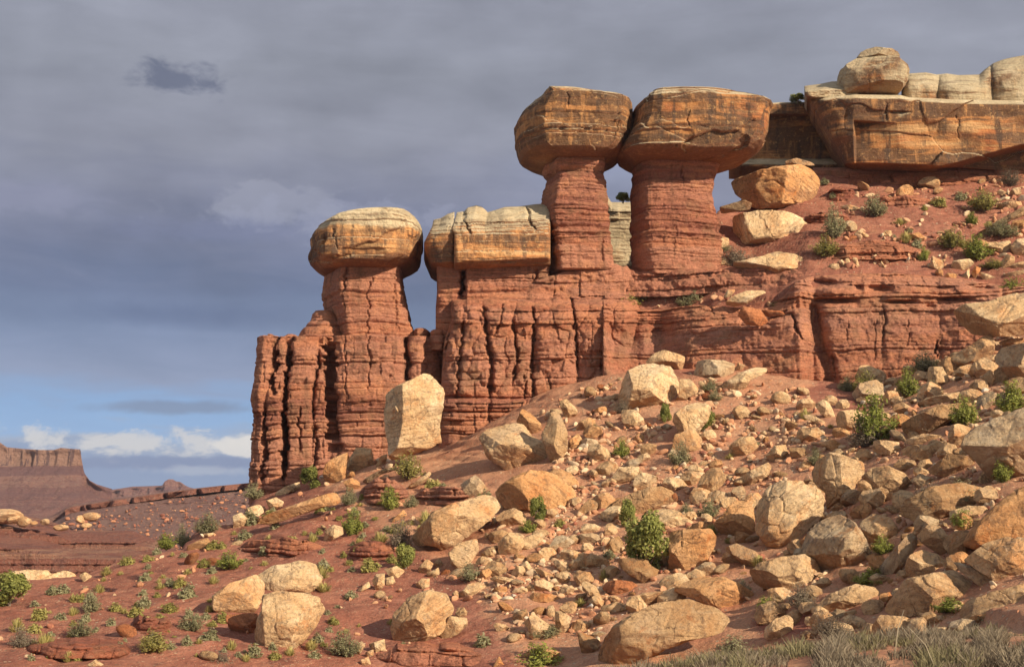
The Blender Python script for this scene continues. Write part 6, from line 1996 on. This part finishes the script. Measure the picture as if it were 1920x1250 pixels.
def juniper_mesh(seed, nl=5200, size=0.042):
    rg = np.random.default_rng(seed)
    lobes = []
    for i in range(15):
        a = rg.uniform(0, 6.28)
        h = rg.uniform(0.16, 0.86)
        rad = 0.30 * math.sqrt(max(0.05, 1 - ((h - 0.42) / 0.55) ** 2)) * rg.uniform(0.4, 1.0)
        lobes.append((np.array([math.cos(a) * rad, math.sin(a) * rad, h]), rg.uniform(0.12, 0.21)))
    C, N, T = [], [], []
    for c, r in lobes:
        n = int(nl * r ** 2 / sum(q[1] ** 2 for q in lobes))
        d = rg.normal(size=(n, 3))
        d /= np.linalg.norm(d, axis=1, keepdims=True)
        rr_ = r * rg.uniform(0.45, 1.08, (n, 1)) ** 0.6
        rr_ = rr_ * (1 + 0.25 * vnoise(d * 3 + c * 9, 4)[:, None])
        C.append(c + d * rr_ * np.array([1, 1, 1.05]))
        N.append(d)
        T.append(np.repeat(np.clip(0.45 + rg.normal() * 0.13 + rg.normal(size=n) * 0.16, 0, 1), 4))
    V, Q = leaves(np.concatenate(C), np.concatenate(N), size, rg)
    V[:, 2] = np.maximum(V[:, 2], 0.01)
    crown = mesh_from("crown", V, Q, False, L_JUN, attrs={'tint': np.concatenate(T)})
    tb = [tube([(0, 0, -0.08), (0.02, 0, 0.15), (0.0, 0.03, 0.35), (0.03, 0, 0.6)], [0.045, 0.035, 0.025, 0.012])]
    for i in range(5):
        a = rg.uniform(0, 6.28)
        tb.append(tube([(0, 0, 0.05 + 0.05 * i), (math.cos(a) * 0.12, math.sin(a) * 0.12, 0.2 + 0.08 * i), (math.cos(a) * 0.25, math.sin(a) * 0.25, 0.32 + 0.1 * i)], [0.022, 0.016, 0.007], 5))
    tv, tq = join_parts(tb)
    return crown, mesh_from("trunk", tv, tq, True, M_WOOD)


def shrub_mesh(seed, mat, nst=60, nl=26, size=0.05, spread=0.5, updir=0.55):
    rg = np.random.default_rng(seed)
    C, N, T, tb = [], [], [], []
    for i in range(nst):
        a = rg.uniform(0, 6.28)
        e = rg.uniform(0, 1) ** 0.7
        L = rg.uniform(0.45, 1.08)
        tip = np.array([math.cos(a) * e * spread, math.sin(a) * e * spread, (1 - 0.55 * e * e) * L])
        mid = tip * np.array([0.6, 0.6, 0.5]) + rg.normal(size=3) * 0.03
        if i % 4 != 3:
            tb.append(tube([(0, 0, -0.05), mid, tip * 0.95], [0.010, 0.007, 0.003], 4))
        t = rg.uniform(0.30, 1.05, (nl, 1))
        p = np.where(t < 0.5, mid * (t / 0.5), mid + (tip - mid) * ((t - 0.5) / 0.5)) + rg.normal(size=(nl, 3)) * 0.045
        C.append(p)
        N.append(p / (np.linalg.norm(p, axis=1, keepdims=True) + 1e-6))
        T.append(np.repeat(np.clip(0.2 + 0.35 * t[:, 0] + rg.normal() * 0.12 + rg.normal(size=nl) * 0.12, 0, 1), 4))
    V, Q = leaves(np.concatenate(C), np.concatenate(N), size, rg, 2.2)
    V[:, 2] = np.maximum(V[:, 2], 0.0)
    fol = mesh_from("foliage", V, Q, False, mat, attrs={'tint': np.concatenate(T)})
    sv, sq = join_parts(tb)
    return fol, mesh_from("stems", sv, sq, False, M_WOOD)


def tuft_mesh(seed, mat, nb=170):
    rg = np.random.default_rng(seed)
    V, Q, T = [], [], []
    for i in range(nb):
        a = rg.uniform(0, 6.28)
        e = rg.uniform(0, 1) ** 0.6
        b = np.array([math.cos(a) * 0.16 * e, math.sin(a) * 0.16 * e, 0])
        tip = np.array([math.cos(a) * 0.5 * e, math.sin(a) * 0.5 * e, rg.uniform(0.55, 1.0) * math.sqrt(max(0.08, 1 - 0.92 * e * e))]) + rg.normal(size=3) * 0.05
        mid = b * 0.55 + tip * np.array([0.45, 0.45, 0.62])
        w = np.array([-math.sin(a + 0.6), math.cos(a + 0.6), rg.uniform(-0.5, 0.5)]) * rg.uniform(0.018, 0.036)
        c = len(V)
        V += [b - w, b + w, mid + w * 0.9, mid - w * 0.9, tip + w * 0.4, tip - w * 0.4]
        Q += [(c, c + 1, c + 2, c + 3), (c + 3, c + 2, c + 4, c + 5)]
        t = np.clip(0.5 + rg.normal() * 0.2, 0, 1)
        T += [t * 0.4, t * 0.4, t, t, t * 1.15, t * 1.15]
    return mesh_from("tuft", np.array(V), np.array(Q), False, mat, attrs={'tint': np.array(T)})


def cushion_mesh(seed, mat, n=520):
    rg = np.random.default_rng(seed)
    d = rg.normal(size=(n, 3))
    d[:, 2] = np.abs(d[:, 2])
    d /= np.linalg.norm(d, axis=1, keepdims=True)
    r = rg.uniform(0.35, 1.0, (n, 1)) ** 0.5 * (1 + 0.35 * vnoise(d * 2.2 + seed, 3)[:, None])
    C = d * r * np.array([0.47, 0.47, 0.92])
    V, Q = leaves(C, d, 0.085, rg, 2.6)
    V[:, 2] = np.maximum(V[:, 2], 0)
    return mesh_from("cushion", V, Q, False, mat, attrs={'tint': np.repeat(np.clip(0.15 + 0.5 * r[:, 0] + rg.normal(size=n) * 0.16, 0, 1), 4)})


JUN = [juniper_mesh(q) for q in (1, 2, 3)]
SHR = {'grn': [shrub_mesh(20 + q, L_GRN, 85, 34, 0.042) for q in range(3)],
       'sage': [shrub_mesh(30 + q, L_SAGE, 85, 32, 0.034) for q in range(3)],
       'olv': [shrub_mesh(40 + q, L_OLV, 85, 32, 0.038) for q in range(3)],
       'tan': [shrub_mesh(50 + q, L_TAN, 100, 24, 0.026) for q in range(2)]}
TUF = {'yel': [tuft_mesh(60 + q, L_YEL) for q in range(4)], 'sage': [cushion_mesh(70 + q, L_SAGE) for q in range(3)], 'olv': [cushion_mesh(80 + q, L_OLV) for q in range(3)]}

PLANTS = """
jun 1214 1078 96 112 big bushy juniper spreading before the orange boulder
jun 1007 982 38 52 dark compact juniper before the low broad orange boulder
jun 1178 990 38 54 juniper at the end of the broad brown-topped slab
jun 1319 812 62 46 round dark green shrub hiding the curved boulder
jun 1354 676 50 50 bright round juniper on the red bench under the cliff
jun 1248 794 26 38 slim young juniper just downhill of the largest talus boulder
jun 760 1068 50 46 dense dark green shrub under the nose of the hollowed boulder
jun 18 1138 84 66 large round green bush at the cream outcrop
jun 1168 380 34 20 small dark tree on the pale wall between the two stems
jun 1496 193 36 18 low green bush on the ledge beside the sandstone rim
jun 582 918 50 44 leafy green bush at the foot of the detached tower
grn 1640 832 84 92 large bright green shrub at the foot of the cliff band
olv 1624 744 56 50 yellow-green shrub against the red cliff band
sage 1588 736 40 30 grey-green bush beside the yellow-green cliff shrub
tan 1622 838 70 58 grey twiggy shrub in front of the layered pale boulder
grn 1702 745 42 52 bright narrow shrub beside the folded pale boulder
sage 1735 700 74 40 grey-green bush at the corner of the cliff band
sage 1746 745 54 30 low grey bush under the folded pale boulder
tan 1738 814 62 52 grey brushy shrub on the wide brown slab
grn 1808 800 58 54 light green shrub at the end of the wide brown slab
grn 1898 776 66 62 bright green shrub in the shade pocket at the picture edge
tan 1742 976 84 76 straggling grey-green shrub climbing the brown dome
sage 1806 948 92 46 broad low scrub on top of the brown dome
grn 1806 992 54 36 fresh green clump below the pale flat-topped boulder
grn 1654 1040 44 34 green clump beside the dark leaning slab
grn 1632 1100 66 34 green shrub at the foot of the great brown dome
tan 1894 632 78 52 grey brushy bush behind the overhanging pale boulder
grn 1902 556 60 34 green bush uphill of the overhanging pale boulder
olv 1784 468 60 42 olive bush on the upper red slope
grn 1832 490 58 52 bright green bush under the slanting thin slab
olv 1860 506 44 22 small olive clump behind the shelf-top row
sage 1878 446 66 34 dark green scrub behind the slanting thin slab
grn 1822 424 28 28 small bright spiky shrub on the upper slope
olv 1842 398 56 44 orange-tinged bush under the rim
tan 1894 350 54 36 brown bush below the rim at the picture edge
sage 1564 448 46 66 tall grey-green bush uphill of the leaning stone row
olv 1546 484 58 44 olive bush just above the leaning stone row
sage 1640 408 52 46 leggy green bush in the middle of the upper slope
grn 1732 492 22 30 small upright green shrub near the shelf-top row
tan 1380 500 76 40 grey brush spilling round the banded angular boulder
sage 1352 474 40 24 grey brush on the rounded stone by the thick tower
grn 1286 504 28 30 little green bush at the foot of the thick tower
olv 1178 582 62 38 olive bush on the shelf below the thick tower
grn 1238 558 30 24 green clump under the red shelf
sage 1286 576 38 28 grey-green clump on the red bench below the shelf
grn 1444 394 34 20 green clump squeezed between the two big rim boulders
olv 1456 582 32 18 yellowish clump on the red bench past the forked slab
sage 1222 676 54 44 grey-green brush behind the largest talus boulder
olv 1300 664 36 56 tall yellow-green plant on the red bench
olv 1170 694 60 24 yellow grassy bush at the foot of the pillared wall
sage 1116 812 26 18 small grey bush on the upper talus
tan 1166 776 36 26 dark twiggy bush at the shaded foot of the largest talus boulder
grn 730 956 42 42 upright green bush on the red slope below the upright slab
olv 766 900 58 52 olive bush before the foot of the upright slab
grn 660 1004 44 46 green bush touching the white rounded boulder
sage 655 948 32 36 grey-green bush at the end of the long low slab
tan 752 1032 56 64 tall grey twiggy bush above the dense dark shrub
sage 770 952 30 26 small bush under the long sloping slab
sage 644 1232 64 50 grey-green bush at the bottom between trio and cracked boulder
tan 416 1256 60 36 grey bush at the bottom in the trio's shadow
sage 360 1184 56 36 grey-green bush beside the trio's long shadow
olv 288 1222 66 40 olive bush at the bottom of the red slope
sage 170 1150 40 40 upright grey-green bush on the open red slope
grn 430 1068 56 32 green bush uphill of the trio on the red slope
sage 388 1002 52 40 dark green bush on the ridge line
sage 342 1024 32 40 thin upright bush further down the ridge line
grn 312 1030 40 30 low green bush low on the ridge line
sage 474 936 44 30 bush at the corner where tower foot meets the ridge
sage 1276 872 46 42 round grey-green bush in mid talus
sage 1328 972 44 40 dark grey-green shrub on the end of the humped slab
sage 1286 968 36 24 low bush between humped slab and orange hollowed boulder
sage 1394 1116 34 28 green clump under the great brown-grey tail slab
grn 1436 1148 40 28 green clump at the edge of the flat orange-tan boulder
tan 1502 1142 66 48 grey shrub before the broad tan boulder
sage 1530 872 40 30 grey bush on the egg-shaped boulder's uphill side
sage 1340 752 40 22 brush under the long cracked slab
sage 1332 736 40 26 grey brush under the flat grey-topped boulder
grn 1010 1262 100 56 bright green bush at the bottom edge beside the dry grass
sage 1020 1196 60 30 grey bush in the shade of the polygon-shaped boulder
grn 990 1000 40 24 bright clump downhill of the compact juniper
sage 880 1090 50 34 grey-green bush by the whale-backed boulder
sage 1120 950 34 22 low bush on the shaded end of the brown-topped slab
grn 1165 860 34 34 light green bush in the upper talus
sage 1372 1240 80 46 grey bush rising behind the dry grass crest
tan 1560 1200 90 50 brown-grey shrub at the edge of the dry grass
sage 1850 1205 80 44 grey shrub in the dry grass at the picture edge
grn 1780 1150 60 30 small green clump under the great smooth boulder
grn 1880 905 40 44 yellow-green sprig under the giant speckled boulder
sage 150 1195 50 34 pale bush at the picture corner of the red slope
tan 40 1215 60 40 brown brush near the lower corner of the red slope
"""
PSP = []
pr = random.Random(5)
cntp = 0
for line in PLANTS.strip().splitlines():
    kd, u, vb, wd, ht, lab = line.split(' ', 5)
    u, vb, wd, ht = float(u), float(vb), float(wd), float(ht)
    D = hitq(u, min(vb - 2, 1240)) or 60.0
    if kd == 'jun' and vb == 380:
        D = 100.5
    if vb == 193:
        D = 106.0
    if vb > 1195 and u > 1300:
        D = 40.0
    # a plant in front of a stone stands at the stone's foot, not behind it
    s = D / F
    base = unproj(u, vb, D)
    if kd == 'jun':
        cr_, tr_ = JUN[cntp % 3]
        root = empty("juniper" if ht > 30 else "bush", lab, "tree" if ht > 45 else "bush", "junipers dotting the slope")
        a, b = link("crown", cr_, root), link("trunk", tr_, root)
    else:
        f_, st_ = SHR[kd][cntp % len(SHR[kd])]
        root = empty("shrub", lab, "shrub", "desert shrubs among the rocks")
        a, b = link("foliage", f_, root), link("stems", st_, root)
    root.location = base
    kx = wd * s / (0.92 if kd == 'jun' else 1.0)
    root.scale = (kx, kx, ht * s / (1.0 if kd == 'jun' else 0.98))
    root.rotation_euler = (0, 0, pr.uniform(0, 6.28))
    PSP.append((u, vb, wd / 2))
    cntp += 1

# single grass tufts and cushion plants
TZONE = [([(0, 1130), (300, 1030), (480, 960), (680, 930), (760, 980), (680, 1090), (620, 1240), (0, 1245)], 1.0),
         ([(600, 930), (850, 900), (780, 1040), (700, 1100), (620, 1010)], 1.0), ([(600, 1100), (900, 1150), (960, 1240), (620, 1240)], 0.35),
         ([(900, 900), (1500, 760), (1640, 860), (1560, 1100), (1100, 1150), (880, 1060)], 0.28),
         ([(1500, 345), (1920, 345), (1920, 470), (1540, 500)], 0.35), ([(1150, 540), (1500, 550), (1480, 690), (1160, 690)], 0.3), ([(1560, 700), (1920, 640), (1920, 900), (1640, 850)], 0.35)]
items = []
nt2 = 0
tries = 0
while nt2 < 215 and tries < 20000:
    tries += 1
    u, v = pr.uniform(0, 1920), pr.uniform(345, 1245)
    wz = max([zw for pl, zw in TZONE if inpoly(u, v, pl)] or [0])
    if pr.random() > wz:
        continue
    wd = pr.uniform(11, 28) if pr.random() < 0.75 else pr.uniform(26, 42)
    if any((u - a) ** 2 + (v - b) ** 2 < (0.9 * c_ + 0.2 * wd) ** 2 for a, b, c_ in SPOTS if c_ > 7):
        continue
    if any((u - a) ** 2 + (v - b) ** 2 < (0.5 * c_ + 0.3 * wd) ** 2 for a, b, c_ in PSP):
        continue
    D = hitq(u, v)
    if D is None or D < 34:
        continue
    kd = pr.choice(['yel', 'yel', 'sage', 'sage', 'olv'])
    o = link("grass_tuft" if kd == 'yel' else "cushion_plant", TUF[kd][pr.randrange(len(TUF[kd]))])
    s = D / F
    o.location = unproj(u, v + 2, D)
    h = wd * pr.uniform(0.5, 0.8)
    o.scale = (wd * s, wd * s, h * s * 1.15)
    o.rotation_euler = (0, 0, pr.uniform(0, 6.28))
    tag(o, None, "plant", "grass tufts and cushion plants on the red soil")
    ph = ("tiny " if wd < 13 else "small " if wd < 20 else "broad ") + {'yel': 'yellow grass tuft', 'sage': 'grey-green cushion plant', 'olv': 'olive cushion plant'}[kd]
    items.append((o, ph, u, v))
    PSP.append((u, v, wd / 2))
    nt2 += 1
describe(items)
print("tufts", nt2, tries)


# dry grass and brush on the near knoll: one mass
def knoll_grass(name, mat, n, seed, hmin, hmax, pw, thr):
    rg = np.random.default_rng(seed)
    y = rg.uniform(11, 20.5, n)
    u = rg.uniform(860, 2250, n)
    nn = fbm(np.stack([u / 60.0, y * 0.9, 0 * u], -1), 3, seed)
    keep = (nn > thr) & (rg.uniform(0, 1, n) < np.interp(u, [860, 1000, 1150, 1350, 1500, 1650, 2250], [0.0, 0.25, 0.35, 0.55, 0.8, 1, 1]))
    u, y, nn = u[keep], y[keep], nn[keep]
    ju = np.searchsorted(uf, u).clip(1, len(uf) - 1)
    jy = np.searchsorted(YS, y).clip(1, len(YS) - 1)
    a = (u - uf[ju - 1]) / (uf[ju] - uf[ju - 1])
    b = (y - YS[jy - 1]) / (YS[jy] - YS[jy - 1])
    z = (TZ2[jy - 1, ju - 1] * (1 - a) + TZ2[jy - 1, ju] * a) * (1 - b) + (TZ2[jy, ju - 1] * (1 - a) + TZ2[jy, ju] * a) * b
    x = (u - CU) / F * (y * CP + (z - EYE) * SP)
    m = len(u)
    base = np.stack([x, y, z - 0.02], -1)
    h = rg.uniform(hmin, hmax, m) * (0.35 + 1.5 * np.clip(nn + 0.15, 0, 1)) * np.interp(u, [900, 1300, 1600], [0.35, 0.45, 0.62])
    an = rg.uniform(0, 6.28, m)
    ln = rg.uniform(0.1, 0.75, m) ** pw
    tip = base + np.stack([np.cos(an) * ln * h, np.sin(an) * ln * h, h], -1)
    mid = base + (tip - base) * np.array([0.38, 0.38, 0.6])
    w_ = rg.uniform(0.003, 0.008, m)[:, None] * np.stack([np.sin(an + 1), np.cos(an + 1), 0 * an], -1)
    V = np.stack([base - w_, base + w_, mid + w_, mid - w_, tip + w_ * 0.25, tip - w_ * 0.25], 1).reshape(-1, 3)
    i = np.arange(m)[:, None] * 6
    Q = np.concatenate([i + np.array([[0, 1, 2, 3]]), i + np.array([[3, 2, 4, 5]])], 0)
    t = np.clip(0.45 + 0.5 * nn + rg.normal(size=m) * 0.16, 0, 1)
    o = link(name, mesh_from(name, V, Q, False, mat, attrs={'tint': np.repeat(t, 6)}))
    tag(o, kind='stuff')


knoll_grass("dry_grass", L_TAN, 110000, 3, 0.08, 0.30, 0.8, -0.12)
knoll_grass("green_grass", L_KNL, 60000, 4, 0.08, 0.27, 1.0, 0.10)
knoll_grass("tall_grass", L_TAN, 260, 6, 0.30, 0.60, 1.4, -0.05)


# ------------------------------------------------------------------ the air of the canyon: thin even haze
hv = np.array([[x, y, z] for z in (-42, 46) for y in (-60, 1950) for x in (-1900, 1900)], float)
hq = [(0, 2, 3, 1), (4, 5, 7, 6), (0, 1, 5, 4), (2, 6, 7, 3), (0, 4, 6, 2), (1, 3, 7, 5)]
m = bpy.data.materials.new("haze")
m.use_nodes = True
k = NT(m.node_tree)
k.n.clear()
ho_ = k.add('ShaderNodeOutputMaterial')
pv_ = k.add('ShaderNodeVolumePrincipled')
pv_.inputs['Density'].default_value = 0.00006
pv_.inputs['Color'].default_value = (0.82, 0.87, 1.0, 1)
k.l.new(pv_.outputs[0], ho_.inputs['Volume'])
tag(link("haze", mesh_from("haze", hv, hq, False, m)), kind='stuff')
